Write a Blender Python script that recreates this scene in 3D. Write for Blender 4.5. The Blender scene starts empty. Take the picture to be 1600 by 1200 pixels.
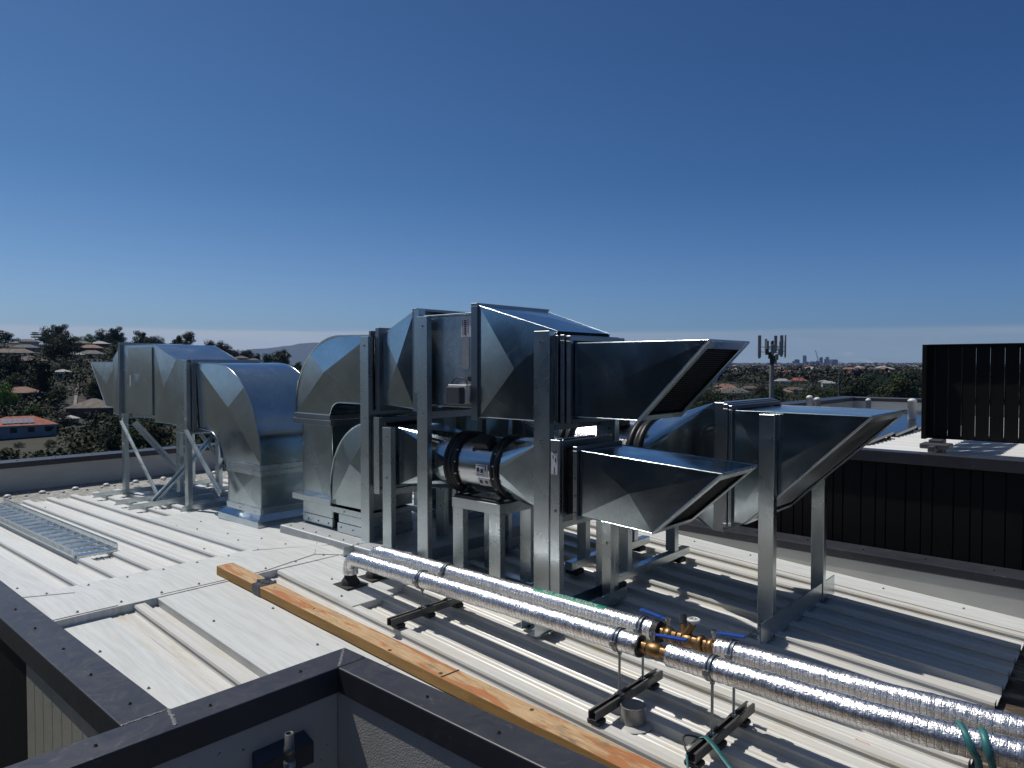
import bpy, bmesh, math, random
from mathutils import Vector, Matrix, noise
R = math.radians
rnd = random.Random(7)
sc = bpy.context.scene
COL = sc.collection

# ------------------------------------------------------------------ survey helper (pixel ray -> world, used to measure the place)
F = 1109.0; CAMZ = 1.45
YAW = R(41.8); PIT = math.atan(30 / F)
cF = (-math.sin(YAW), math.cos(YAW)); cR = (math.cos(YAW), math.sin(YAW))
def ray(x, y):
    r = (x - 800) / F; u = (600 - y) / F
    f = math.cos(PIT) + u * math.sin(PIT); z = -math.sin(PIT) + u * math.cos(PIT)
    return (cF[0] * f + cR[0] * r, cF[1] * f + cR[1] * r, z)
def proj(X, Y, Z):
    f = X * cF[0] + Y * cF[1]; r = X * cR[0] + Y * cR[1]; z = Z - CAMZ
    ff = f * math.cos(PIT) - z * math.sin(PIT); u = f * math.sin(PIT) + z * math.cos(PIT)
    return (800 + F * r / ff, 600 - F * u / ff)
def bearing(px, d):
    """ground point at distance d (metres, along the view axis) on the bearing of image column px"""
    r = (px - 800) / F
    return (d * (cF[0] + cR[0] * r), d * (cF[1] + cR[1] * r))

# ------------------------------------------------------------------ materials
def new_mat(name):
    m = bpy.data.materials.new(name); m.use_nodes = True
    nt = m.node_tree; b = nt.nodes['Principled BSDF']
    return m, nt, b
def coords(nt, stretch=(1, 1, 1), src='Object'):
    tc = nt.nodes.new('ShaderNodeTexCoord'); mp = nt.nodes.new('ShaderNodeMapping')
    mp.inputs['Scale'].default_value = stretch
    nt.links.new(tc.outputs[src], mp.inputs['Vector'])
    return mp.outputs['Vector']
def noise_n(nt, vec, scale, detail=5, rough=.6, dist=0):
    n = nt.nodes.new('ShaderNodeTexNoise'); n.inputs['Scale'].default_value = scale
    n.inputs['Detail'].default_value = detail; n.inputs['Roughness'].default_value = rough
    n.inputs['Distortion'].default_value = dist
    nt.links.new(vec, n.inputs['Vector']); return n.outputs['Fac']
def ramp(nt, fac, stops):
    r = nt.nodes.new('ShaderNodeValToRGB'); e = r.color_ramp.elements
    while len(e) < len(stops): e.new(.5)
    for i, (p, c) in enumerate(stops):
        e[i].position = p; e[i].color = (*c, 1) if len(c) == 3 else c
    nt.links.new(fac, r.inputs['Fac']); return r.outputs['Color']
def mapr(nt, fac, a, b, lo=.3, hi=.7):
    n = nt.nodes.new('ShaderNodeMapRange'); n.inputs['From Min'].default_value = lo; n.inputs['From Max'].default_value = hi
    n.inputs['To Min'].default_value = a; n.inputs['To Max'].default_value = b
    nt.links.new(fac, n.inputs['Value']); return n.outputs['Result']
def mixc(nt, fac, a, b, mode='MIX'):
    n = nt.nodes.new('ShaderNodeMix'); n.data_type = 'RGBA'; n.blend_type = mode
    for s, v in ((n.inputs[0], fac), (n.inputs[6], a), (n.inputs[7], b)):
        if isinstance(v, (int, float)): s.default_value = v
        elif isinstance(v, tuple): s.default_value = (*v, 1)
        else: nt.links.new(v, s)
    return n.outputs[2]
def bump(nt, b, h, strength, dist=.01):
    n = nt.nodes.new('ShaderNodeBump'); n.inputs['Strength'].default_value = strength; n.inputs['Distance'].default_value = dist
    nt.links.new(h, n.inputs['Height']); nt.links.new(n.outputs['Normal'], b.inputs['Normal'])
def M(name, c1, c2=None, scale=6, rough=.5, rvar=.08, metal=0., bmp=0., bscale=None, stretch=(1, 1, 1), lo=.35, hi=.65, detail=6, dist=.01):
    m, nt, b = new_mat(name); v = coords(nt, stretch)
    f = noise_n(nt, v, scale, detail)
    b.inputs['Base Color'].default_value = (*c1, 1)
    if c2: nt.links.new(ramp(nt, f, [(lo, c1), (hi, c2)]), b.inputs['Base Color'])
    b.inputs['Metallic'].default_value = metal
    nt.links.new(mapr(nt, f, rough - rvar, rough + rvar), b.inputs['Roughness'])
    if bmp: bump(nt, b, noise_n(nt, v, bscale or scale * 4, 4), bmp, dist)
    return m
def galv(name, base, rough, wav=.12, spangle=.10, scuff=.30):
    m, nt, b = new_mat(name); v = coords(nt)
    vo = nt.nodes.new('ShaderNodeTexVoronoi'); vo.inputs['Scale'].default_value = 70
    nt.links.new(v, vo.inputs['Vector'])
    big = noise_n(nt, v, 2.2, 4, .55); brush = noise_n(nt, v, 14, 3, .55)
    lo = tuple(c * (1 - spangle) for c in base); hi = tuple(min(1, c * (1 + spangle)) for c in base)
    c = mixc(nt, .75, ramp(nt, vo.outputs['Color'], [(.2, lo), (.8, hi)]), ramp(nt, big, [(.3, lo), (.7, hi)]))
    # handling smudges and zinc bloom, each with its own shape
    sm = noise_n(nt, v, 3.4, 4, .55, .6)
    c = mixc(nt, ramp(nt, sm, [(.52, (0, 0, 0)), (.78, (.07, .07, .07))]), c, (.66, .68, .69))
    wv = noise_n(nt, coords(nt, (1, 1, 1.6)), 2.7, 2, .5, 2.5); pz = noise_n(nt, v, 1.7, 3, .6); sp2 = noise_n(nt, v, 34, 3, .65, .4)
    line = ramp(nt, wv, [(.488, (0, 0, 0)), (.4955, (1, 1, 1)), (.503, (0, 0, 0))])
    dab = ramp(nt, sp2, [(.66, (0, 0, 0)), (.70, (1, 1, 1))])
    scr = mixc(nt, 1., mixc(nt, .5, line, dab, 'ADD'), ramp(nt, pz, [(.44, (0, 0, 0)), (.56, (scuff,) * 3)]), 'MULTIPLY')
    c = mixc(nt, scr, c, (.74, .75, .76))
    nt.links.new(c, b.inputs['Base Color'])
    mt_ = nt.nodes.new('ShaderNodeMath'); mt_.operation = 'SUBTRACT'; mt_.inputs[0].default_value = 1.; nt.links.new(mapr(nt, scr, 0, .35, 0, .55), mt_.inputs[1])
    nt.links.new(mt_.outputs[0], b.inputs['Metallic'])
    r1 = mapr(nt, brush, rough - .006, rough + .008)
    r2 = nt.nodes.new('ShaderNodeMath'); r2.operation = 'ADD'
    nt.links.new(r1, r2.inputs[0]); nt.links.new(mapr(nt, sm, -.015, .07, .42, .76), r2.inputs[1])
    nt.links.new(r2.outputs[0], b.inputs['Roughness'])
    bump(nt, b, noise_n(nt, v, 2.6, 2, .4), wav * 1.7, .02)
    return m

G = {}
G['duct'] = galv('galvanised_sheet', (.465, .53, .555), .18, .09, .17)
G['duct2'] = galv('galvanised_sheet_weathered', (.42, .485, .50), .23, .07, .16)
G['steel'] = galv('galvanised_section', (.53, .585, .60), .28, .012, .06, .12)
G['flange'] = galv('galvanised_flange', (.30, .32, .34), .34, .02, .06, .15)
G['fandark'] = M('dark_fan_casing', (.028, .029, .031), (.05, .05, .052), 12, .42, .1, .6)
G['black'] = M('black_rubber', (.012, .012, .013), (.02, .02, .02), 20, .6)
G['brass'] = M('brass_bronze', (.33, .205, .095), (.22, .13, .06), 25, .42, .08, .9, .1)
G['chrome'] = M('plated_steel', (.6, .6, .6), (.5, .5, .5), 20, .25, .05, 1)
G['blue'] = M('blue_vinyl', (.012, .07, .36), (.01, .055, .28), 15, .35)
G['coping'] = None
G['grey_plastic'] = M('grey_plastic', (.06, .065, .075), (.05, .052, .06), 12, .45)
G['white_plastic'] = M('white_plastic', (.62, .62, .60), (.55, .55, .53), 12, .4)
G['label'] = M('paper_label', (.62, .63, .66), (.52, .53, .57), 60, .5)
G['ink'] = M('label_ink', (.02, .02, .025), None, 5, .6)
G['strap'] = M('green_strap', (.03, .17, .17), (.02, .11, .12), 30, .5, .1)
G['tape_green'] = M('green_tape', (.0, .20, .12), (.0, .16, .10), 20, .4)
G['tape_grey'] = M('grey_duct_tape', (.05, .055, .075), (.035, .04, .055), 14, .4, .1, 0, .4, 20)
G['mesh'] = M('mesh_wire', (.03, .03, .033), (.05, .05, .05), 20, .5, .05, .6)
G['void'] = M('duct_mouth_shade', (.02, .02, .021), (.03, .03, .03), 5, .8)  # dark colour standing in for the shade inside the cowls
G['rod'] = M('zinc_rod', (.30, .33, .36), (.24, .26, .28), 30, .4, .08, .9)
G['strut'] = M('strut_channel', (.16, .16, .155), (.11, .11, .11), 12, .5, .1, .7)
G['black_paint'] = M('black_powdercoat', (.002, .002, .0025), (.0035, .0035, .004), 9, .7, .06)
G['clad'] = M('black_cladding', (.0045, .0045, .006), (.0065, .0065, .008), 3, .62, .08, 0, .05, 20, (1, 1, .2))
for k_ in ('clad', 'black_paint'): G[k_].node_tree.nodes['Principled BSDF'].inputs['Specular IOR Level'].default_value = .22
G['clad_beige'] = M('beige_cladding', (.46, .44, .36), (.40, .385, .32), 5, .6, .08, 0, .1, 30)
G['upstand'] = M('cream_upstand', (.50, .50, .47), (.43, .43, .41), 2.2, .5, .06, 0, 0, None, (1, 1, 3))
G['gutter'] = M('dirty_gutter', (.30, .25, .18), (.06, .042, .028), 5, .7, .1, 0, .3, 40, (1, 2.2, 1), .38, .56)
G['pvc'] = M('white_pvc', (.66, .66, .64), (.58, .58, .56), 6, .45)

def paint_coping():
    m, nt, b = new_mat('dark_coping_paint'); v = coords(nt)
    a = noise_n(nt, v, 2.5, 5); sp = noise_n(nt, v, 38, 6, .8, .8); st = noise_n(nt, coords(nt, (1, 1, 1)), 7, 8, .8, 2.)
    c = ramp(nt, a, [(.3, (.021, .023, .032)), (.7, (.034, .036, .046))])
    msk = mixc(nt, 1., ramp(nt, sp, [(.52, (0, 0, 0)), (.66, (1, 1, 1))]), ramp(nt, st, [(.53, (0, 0, 0)), (.68, (.42, .42, .42))]), 'MULTIPLY')
    nt.links.new(mixc(nt, msk, c, (.30, .30, .28)), b.inputs['Base Color'])
    nt.links.new(mapr(nt, st, .30, .52), b.inputs['Roughness'])
    return m
G['coping'] = paint_coping()

def paint_roof(name, base, streak, sx=.25, seed=0):
    """white prepainted sheet: dirt runs with the fall of the roof (X), ochre pollen stains"""
    m, nt, b = new_mat(name)
    s = noise_n(nt, coords(nt, (sx, 14, 1)), 2.6, 7, .65); p = noise_n(nt, coords(nt, (.7, 5, 1)), 3.1, 8, .75, .6); g = noise_n(nt, coords(nt), 1.1, 4)
    sp = noise_n(nt, coords(nt, (1, 1, 1)), 46, 4, .7)
    d = tuple(x * .80 for x in base)
    c = ramp(nt, s, [(.36, d), (.58, base)])
    c = mixc(nt, ramp(nt, p, [(.50, (0, 0, 0)), (.74, (streak,) * 3)]), c, (.50, .44, .30))
    c = mixc(nt, ramp(nt, g, [(.35, (.16, .16, .16)), (.6, (0, 0, 0))]), c, tuple(x * .75 for x in base))
    c = mixc(nt, ramp(nt, sp, [(.70, (0, 0, 0)), (.78, (.45, .45, .45))]), c, (.22, .19, .15))
    thin = noise_n(nt, coords(nt, (.55, 55, 1)), 1.4, 4, .6, .3)
    c = mixc(nt, ramp(nt, thin, [(.655, (0, 0, 0)), (.70, (streak * .6,) * 3)]), c, (.24, .19, .12))
    nt.links.new(c, b.inputs['Base Color'])
    nt.links.new(mapr(nt, s, .5, .34), b.inputs['Roughness'])
    bump(nt, b, g, .06, .02)
    return m
G['roof'] = paint_roof('white_roof_sheet', (.62, .615, .585), .95)
G['roof_left'] = paint_roof('white_roof_sheet_clean', (.66, .67, .655), .26)
G['tray'] = paint_roof('white_flashing', (.605, .625, .615), .14, 1.)
G['tray'].node_tree.nodes['Principled BSDF'].inputs['Specular IOR Level'].default_value = .4

def render_wall():
    m, nt, b = new_mat('dark_grey_render'); v = coords(nt)
    f = noise_n(nt, v, 3, 4)
    nt.links.new(ramp(nt, f, [(.3, (.38, .37, .36)), (.7, (.43, .42, .41))]), b.inputs['Base Color'])
    b.inputs['Roughness'].default_value = .85
    bump(nt, b, noise_n(nt, v, 130, 3, .6), .85, .004)
    return m
G['render'] = render_wall()
def smooth_wall():
    m, nt, b = new_mat('charcoal_fibre_cement'); v = coords(nt)
    f = noise_n(nt, v, 2, 4); sp = noise_n(nt, v, 30, 3, .6)
    c = ramp(nt, f, [(.3, (.33, .32, .31)), (.7, (.37, .36, .35))])
    nt.links.new(mixc(nt, ramp(nt, sp, [(.69, (0, 0, 0)), (.74, (1, 1, 1))]), c, (.02, .02, .02)), b.inputs['Base Color'])
    b.inputs['Roughness'].default_value = .7
    return m
G['wall_smooth'] = smooth_wall()

def foil():
    m, nt, b = new_mat('foil_insulation'); v = coords(nt)
    w = nt.nodes.new('ShaderNodeTexWave'); w.wave_type = 'BANDS'; w.bands_direction = 'X'
    w.inputs['Scale'].default_value = 14; w.inputs['Distortion'].default_value = 1.2; w.inputs['Detail'].default_value = 2; w.inputs['Detail Scale'].default_value = 2
    nt.links.new(v, w.inputs['Vector'])
    cr = noise_n(nt, coords(nt, (1, 1, 1)), 38, 5, .7, .6); cr2 = noise_n(nt, coords(nt, (1, 1, 1)), 110, 3, .6)
    lines = ramp(nt, w.outputs['Fac'], [(.0, (.30, .30, .31)), (.10, (.80, .80, .81))])
    w2 = nt.nodes.new('ShaderNodeTexWave'); w2.wave_type = 'BANDS'; w2.bands_direction = 'Z'; w2.inputs['Scale'].default_value = 13; w2.inputs['Distortion'].default_value = .5; nt.links.new(v, w2.inputs['Vector'])
    lines = mixc(nt, .6, lines, ramp(nt, w2.outputs['Fac'], [(.0, (.25, .25, .26)), (.06, (1, 1, 1))]), 'MULTIPLY')
    c = mixc(nt, .40, lines, ramp(nt, cr, [(.3, (.55, .55, .56)), (.7, (.88, .88, .89))]))
    tear = noise_n(nt, coords(nt, (1, 1, 1)), 21, 4, .6, .5)
    c = mixc(nt, ramp(nt, tear, [(.735, (0, 0, 0)), (.75, (1, 1, 1))]), c, (.03, .03, .03))
    nt.links.new(c, b.inputs['Base Color'])
    b.inputs['Metallic'].default_value = .96
    nt.links.new(mapr(nt, cr2, .20, .40), b.inputs['Roughness'])
    add = nt.nodes.new('ShaderNodeMath'); add.operation = 'ADD'
    big_ = noise_n(nt, coords(nt, (1, 1, 1)), 13, 3, .6, .8); ad0 = nt.nodes.new('ShaderNodeMath'); ad0.operation = 'MULTIPLY_ADD'; ad0.inputs[1].default_value = 1.6; nt.links.new(big_, ad0.inputs[0]); nt.links.new(cr, ad0.inputs[2]); nt.links.new(ad0.outputs[0], add.inputs[0]); nt.links.new(mapr(nt, w.outputs['Fac'], 0, .35, 0, .12), add.inputs[1])
    add2 = nt.nodes.new('ShaderNodeMath'); add2.operation = 'ADD'
    nt.links.new(add.outputs[0], add2.inputs[0]); nt.links.new(mapr(nt, cr2, 0, .35), add2.inputs[1])
    bump(nt, b, add2.outputs[0], .42, .006)
    return m
G['foil'] = foil()

def timber():
    m, nt, b = new_mat('weathered_timber')
    gr = noise_n(nt, coords(nt, (1.2, 26, 26)), 3, 8, .7, .4); pt = noise_n(nt, coords(nt, (1., 5., 5.)), 2.3, 4, .55, .8)
    mo = noise_n(nt, coords(nt, (2.2, 7, 7)), 2.0, 8, .8)
    c = ramp(nt, gr, [(.28, (.26, .15, .065)), (.5, (.44, .29, .15)), (.72, (.56, .41, .24))])
    c = mixc(nt, ramp(nt, pt, [(.50, (0, 0, 0)), (.56, (.95, .95, .95))]), c, mixc(nt, gr, (.31, .105, .035), (.43, .175, .062)))
    c = mixc(nt, ramp(nt, mo, [(.53, (0, 0, 0)), (.68, (.8, .8, .8))]), c, (.115, .095, .06))
    # sawn side faces keep the yellow-orange wood
    geo = nt.nodes.new('ShaderNodeNewGeometry'); sep = nt.nodes.new('ShaderNodeSeparateXYZ')
    nt.links.new(geo.outputs['True Normal'], sep.inputs[0])
    side = ramp(nt, gr, [(.3, (.30, .155, .040)), (.7, (.43, .245, .075))])
    nt.links.new(mixc(nt, mapr(nt, sep.outputs['Z'], 0, 1, .4, .6), side, c), b.inputs['Base Color'])
    b.inputs['Roughness'].default_value = .72
    bump(nt, b, gr, .35, .004)
    return m
G['timber'] = timber()

def foliage(name, a, bcol):
    m, nt, b = new_mat(name)
    oi = nt.nodes.new('ShaderNodeObjectInfo')
    f = noise_n(nt, coords(nt), .55, 4, .7)
    c = ramp(nt, f, [(.30, a), (.68, bcol)])
    hs = nt.nodes.new('ShaderNodeHueSaturation')
    nt.links.new(c, hs.inputs['Color']); nt.links.new(mapr(nt, oi.outputs['Random'], .6, 1.35, 0, 1), hs.inputs['Value'])
    nt.links.new(mapr(nt, oi.outputs['Random'], .47, .53, 0, 1), hs.inputs['Hue'])
    nt.links.new(hs.outputs['Color'], b.inputs['Base Color'])
    b.inputs['Roughness'].default_value = .75; b.inputs['Specular IOR Level'].default_value = .2
    return m
G['leaf_dark'] = foliage('leaf_dark', (.013, .022, .009), (.034, .052, .018))
G['leaf_olive'] = foliage('leaf_olive', (.024, .035, .010), (.058, .078, .022))
G['leaf_grey'] = foliage('leaf_grey', (.035, .040, .028), (.085, .090, .060))
G['leaf_bright'] = foliage('leaf_bright', (.06, .10, .012), (.15, .20, .03))
G['leaf_rust'] = foliage('leaf_rust', (.026, .022, .012), (.060, .040, .018))
G['bark'] = M('bark', (.05, .04, .03), (.09, .075, .06), 4, .85)

# ------------------------------------------------------------------ mesh builder
class MB:
    def __init__(s): s.v = []; s.f = []; s.sm = []
    def add(s, vs, fs, smooth=False):
        o = len(s.v); s.v += [tuple(p) for p in vs]
        for f in fs: s.f.append([o + i for i in f]); s.sm.append(smooth)
    def box(s, x0, x1, y0, y1, z0, z1):
        s.add([(x0, y0, z0), (x1, y0, z0), (x1, y1, z0), (x0, y1, z0), (x0, y0, z1), (x1, y0, z1), (x1, y1, z1), (x0, y1, z1)],
              [(3, 2, 1, 0), (4, 5, 6, 7), (0, 1, 5, 4), (1, 2, 6, 5), (2, 3, 7, 6), (3, 0, 4, 7)])
    def bar(s, p0, p1, w, h, up=(0, 0, 1)):
        p0 = Vector(p0); p1 = Vector(p1); d = (p1 - p0).normalized(); up = Vector(up)
        if abs(d.dot(up)) > .99: up = Vector((0, 1, 0))
        a = d.cross(up).normalized(); b = a.cross(d).normalized()
        vs = [p + a * (i * w / 2) + b * (j * h / 2) for p in (p0, p1) for i, j in ((-1, -1), (1, -1), (1, 1), (-1, 1))]
        s.add(vs, [(0, 1, 2, 3), (7, 6, 5, 4), (0, 4, 5, 1), (1, 5, 6, 2), (2, 6, 7, 3), (3, 7, 4, 0)])
    def angle(s, p0, p1, w, t=.005, up=(0, 0, 1), side=1):
        """L section: one flat leg, one upright leg"""
        p0 = Vector(p0); p1 = Vector(p1); d = (p1 - p0).normalized(); a = d.cross(Vector(up)).normalized() * side; b = Vector(up)
        s.bar(p0 + b * t / 2, p1 + b * t / 2, w, t, up)
        q = a * (w / 2 - t / 2) + b * (w / 2 + t * .6)
        s.bar(p0 + q, p1 + q, t, w, up)
    def tube(s, p0, p1, r, n=12, cap=True, r1=None):
        p0 = Vector(p0); p1 = Vector(p1); d = (p1 - p0).normalized()
        up = Vector((0, 0, 1)) if abs(d.z) < .95 else Vector((1, 0, 0))
        a = d.cross(up).normalized(); b = d.cross(a).normalized()
        rr = (r, r if r1 is None else r1)
        vs = [p + a * math.cos(2 * math.pi * k / n) * q + b * math.sin(2 * math.pi * k / n) * q for p, q in zip((p0, p1), rr) for k in range(n)]
        s.add(vs, [(k, (k + 1) % n, n + (k + 1) % n, n + k) for k in range(n)], True)
        if cap: s.add(vs, [tuple(range(n - 1, -1, -1)), tuple(range(n, 2 * n))])
    def path(s, pts, r, n=8):
        pts = [Vector(p) for p in pts]; ring = []
        for i, p in enumerate(pts):
            d = (pts[min(i + 1, len(pts) - 1)] - pts[max(i - 1, 0)]).normalized()
            up = Vector((0, 0, 1)) if abs(d.z) < .9 else Vector((0, 1, 0))
            a = d.cross(up).normalized(); b = d.cross(a).normalized()
            ring.append([p + (a * math.cos(2 * math.pi * k / n) + b * math.sin(2 * math.pi * k / n)) * r for k in range(n)])
        vs = [q for rg in ring for q in rg]
        fs = [(i * n + k, i * n + (k + 1) % n, (i + 1) * n + (k + 1) % n, (i + 1) * n + k) for i in range(len(pts) - 1) for k in range(n)]
        s.add(vs, fs, True); s.add(ring[0], [tuple(range(n - 1, -1, -1))]); s.add(ring[-1], [tuple(range(n))])
    def lathe_x(s, prof, yc, zc, n=32):
        """profile [(x, r)] swept round the X-parallel axis through yc, zc"""
        vs = [(x, yc + r * math.cos(2 * math.pi * k / n), zc + r * math.sin(2 * math.pi * k / n)) for x, r in prof for k in range(n)]
        s.add(vs, [(i * n + k, i * n + (k + 1) % n, (i + 1) * n + (k + 1) % n, (i + 1) * n + k) for i in range(len(prof) - 1) for k in range(n)], True)
    def lathe_z(s, prof, xc, yc, n=24, cap=False):
        vs = [(xc + r * math.cos(2 * math.pi * k / n), yc + r * math.sin(2 * math.pi * k / n), z) for r, z in prof for k in range(n)]
        s.add(vs, [(i * n + k, i * n + (k + 1) % n, (i + 1) * n + (k + 1) % n, (i + 1) * n + k) for i in range(len(prof) - 1) for k in range(n)], True)
        if cap: s.add(vs[-n:], [tuple(range(n))])
    def panel(s, a, b, c, d, delta):
        """sheet-metal panel, cross-broken: four facets meeting at a raised centre"""
        a, b, c, d = map(Vector, (a, b, c, d)); m = (a + b + c + d) / 4
        nrm = (c - a).cross(d - b).normalized(); delta *= 1.25
        s.add([a, b, c, d, m + nrm * delta], [(0, 1, 4), (1, 2, 4), (2, 3, 4), (3, 0, 4)])
    def build(s, name, m, parent=None, bevel=0., seg=1, smooth_all=None):
        off = Vector((0, 0, 0)); p = parent
        while p is not None: off += p.location; p = p.parent
        me = bpy.data.meshes.new(name); me.from_pydata([Vector(q) - off for q in s.v], [], s.f); me.update()
        for poly, sm in zip(me.polygons, s.sm): poly.use_smooth = sm if smooth_all is None else smooth_all
        ms = m if isinstance(m, (list, tuple)) else [m]
        for x in ms: me.materials.append(G[x] if isinstance(x, str) else x)
        o = bpy.data.objects.new(name, me); COL.objects.link(o); o.parent = parent
        if bevel:
            b = o.modifiers.new('edge', 'BEVEL'); b.width = bevel; b.segments = seg; b.limit_method = 'ANGLE'; b.angle_limit = R(40)
        return o

def tag(o, label=None, cat=None, group=None, kind=None):
    if label: o['label'] = label
    if cat: o['category'] = cat
    if group: o['group'] = group
    if kind: o['kind'] = kind
    return o
def thing(name, label, cat, loc=(0, 0, 0), group=None):
    o = bpy.data.objects.new(name, None); COL.objects.link(o); o.location = loc; o.empty_display_size = .1
    return tag(o, label, cat, group)
def copy_tree(o, parent=None):
    c = o.copy(); COL.objects.link(c); c.parent = parent
    for ch in list(o.children): copy_tree(ch, c)
    return c

# ------------------------------------------------------------------ camera, light, sky
cam = bpy.data.cameras.new('camera'); co = bpy.data.objects.new('camera', cam); COL.objects.link(co)
co.location = (0, 0, CAMZ); co.rotation_euler = (math.pi / 2 - PIT, 0, YAW)
cam.sensor_width = 36; cam.lens = F / 1600 * 36; cam.clip_start = .05; cam.clip_end = 120000
sc.camera = co
LIGHT = Vector((.55, .12, -1)).normalized()
ELEV = math.asin(-LIGHT.z); AZ = math.atan2(-LIGHT.x, -LIGHT.y)     # compass-style: from +Y towards +X
sun = bpy.data.lights.new('sun', 'SUN'); sun.energy = 4.0; sun.angle = R(.53); sun.color = (1, .955, .89)
so = bpy.data.objects.new('sun', sun); COL.objects.link(so); so.location = (-30, 0, 60)
so.rotation_euler = LIGHT.to_track_quat('-Z', 'Y').to_euler()

w = bpy.data.worlds.new('World'); sc.world = w; w.use_nodes = True
nt = w.node_tree; bg = nt.nodes['Background']
sky = nt.nodes.new('ShaderNodeTexSky'); sky.sky_type = 'NISHITA'; sky.sun_disc = False
sky.sun_elevation = ELEV; sky.sun_rotation = AZ; sky.altitude = 60; sky.air_density = 1.0; sky.dust_density = .35; sky.ozone_density = 3.0
SKY = .062; HAZE = 3.0e-5
tc = nt.nodes.new('ShaderNodeTexCoord'); sp = nt.nodes.new('ShaderNodeSeparateXYZ'); nt.links.new(tc.outputs['Generated'], sp.inputs[0])
# clear deep-blue air: saturation grows with height, deeper away from the sun's side
vm = ramp(nt, sp.outputs['Z'], [(0, (.67, .87, 1.20)), (.10, (.60, .82, 1.165)), (.24, (.40, .67, .97)), (.46, (.38, .61, .89)), (.62, (.80, .90, 1.0)), (1, (1.35, 1.22, 1.08))])
dx = nt.nodes.new('ShaderNodeVectorMath'); dx.operation = 'DOT_PRODUCT'; dx.inputs[1].default_value = (-cR[0], -cR[1], 0)
nt.links.new(tc.outputs['Generated'], dx.inputs[0])
side = mixc(nt, mapr(nt, dx.outputs['Value'], 0, 1, -.58, .58), (.74, .84, .94), (1.26, 1.16, 1.06))
skyb = mixc(nt, 1., mixc(nt, 1., sky.outputs['Color'], vm, 'MULTIPLY'), side, 'MULTIPLY')
# low bank of cloud along the horizon (real directions in the sky: elevation 0 to 3 degrees)
mp = nt.nodes.new('ShaderNodeMapping'); mp.inputs['Scale'].default_value = (4, 4, 70); nt.links.new(tc.outputs['Generated'], mp.inputs['Vector'])
cl = noise_n(nt, mp.outputs['Vector'], 1.0, 8, .62)
mp2 = nt.nodes.new('ShaderNodeMapping'); mp2.inputs['Scale'].default_value = (22, 22, 60); nt.links.new(tc.outputs['Generated'], mp2.inputs['Vector'])
cl2 = noise_n(nt, mp2.outputs['Vector'], 1.3, 7, .6)
top = nt.nodes.new('ShaderNodeMath'); top.operation = 'MULTIPLY_ADD'; top.inputs[1].default_value = .012; top.inputs[2].default_value = -.006
nt.links.new(cl, top.inputs[0])
el = nt.nodes.new('ShaderNodeMath'); el.operation = 'ADD'; nt.links.new(sp.outputs['Z'], el.inputs[0]); nt.links.new(top.outputs[0], el.inputs[1])
bank = ramp(nt, el.outputs[0], [(.0, (.95, .95, .95)), (.043, (.95, .95, .95)), (.0475, (.0, .0, .0))])
fac = mixc(nt, 1., bank, ramp(nt, cl, [(.30, (.55, .55, .55)), (.62, (1, 1, 1))]), 'MULTIPLY')
ccol = mixc(nt, mapr(nt, dx.outputs['Value'], 0, 1, -.40, .30), (4.5, 5.75, 6.6), (7.9, 8.7, 9.2))
skyc = mixc(nt, fac, skyb, ccol)
puff = ramp(nt, cl2, [(.60, (0, 0, 0)), (.70, (.55, .55, .55))])
low = ramp(nt, sp.outputs['Z'], [(.0, (1, 1, 1)), (.032, (1, 1, 1)), (.042, (0, 0, 0))])
skyc = mixc(nt, mixc(nt, 1., puff, low, 'MULTIPLY'), skyc, (7.2, 7.9, 8.6))
nt.links.new(skyc, bg.inputs['Color']); bg.inputs['Strength'].default_value = SKY

sc.view_settings.view_transform = 'Standard'; sc.view_settings.look = 'None'; sc.view_settings.exposure = 0; sc.view_settings.gamma = 1
sc.render.engine = 'CYCLES'
sc.cycles.use_denoising = True
sc.cycles.max_bounces = 8; sc.cycles.glossy_bounces = 5; sc.cycles.diffuse_bounces = 4; sc.cycles.volume_bounces = 0
sc.cycles.sample_clamp_indirect = 6


# ================================================================== THE ROOF WE LOOK ACROSS
def zr(x): return -.063 * (x + 4.64) - .018        # pan level, front fall
def zl(x): return .02 * (x + 5.1) - .018           # pan level, back fall
def zroof(x): return zr(x) if x > -4.8 else zl(x)
RIB = [(-.036, 0), (-.025, .022), (-.034, .027), (-.029, .039), (.029, .039), (.034, .027), (.025, .022), (.036, 0)]
def profile(y0, y1, phase, pitch=.234):
    pts = [(y0, 0)]; k = math.floor((y0 - phase) / pitch)
    while True:
        c = phase + k * pitch; k += 1
        if c > y1 - .04: break
        if c > y0 + .04: pts += [(c + a, h) for a, h in RIB]
        for q in (.083, .117, .151):
            s = c + q
            if s > y0 + .04 and s < y1 - .02: pts += [(s - .011, 0), (s - .006, .0035), (s + .006, .0035), (s + .011, 0)]
    pts.append((y1, 0)); return pts
def sheet(mb, x0, x1, pts, zf, t=.0):
    vs = [(x, y, zf(x) + h) for x in (x0, x1) for y, h in pts]; n = len(pts)
    mb.add(vs, [(i, n + i, n + i + 1, i + 1) for i in range(n - 1)])
def slab(mb, x0, x1, y0, y1, h, zf, d=.0):
    z = lambda x, hh: zf(x) + hh
    mb.add([(x0, y0, z(x0, d)), (x1, y0, z(x1, d)), (x1, y1, z(x1, d)), (x0, y1, z(x0, d)), (x0, y0, z(x0, h)), (x1, y0, z(x1, h)), (x1, y1, z(x1, h)), (x0, y1, z(x0, h))],
           [(3, 2, 1, 0), (4, 5, 6, 7), (0, 1, 5, 4), (1, 2, 6, 5), (2, 3, 7, 6), (3, 0, 4, 7)])

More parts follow.
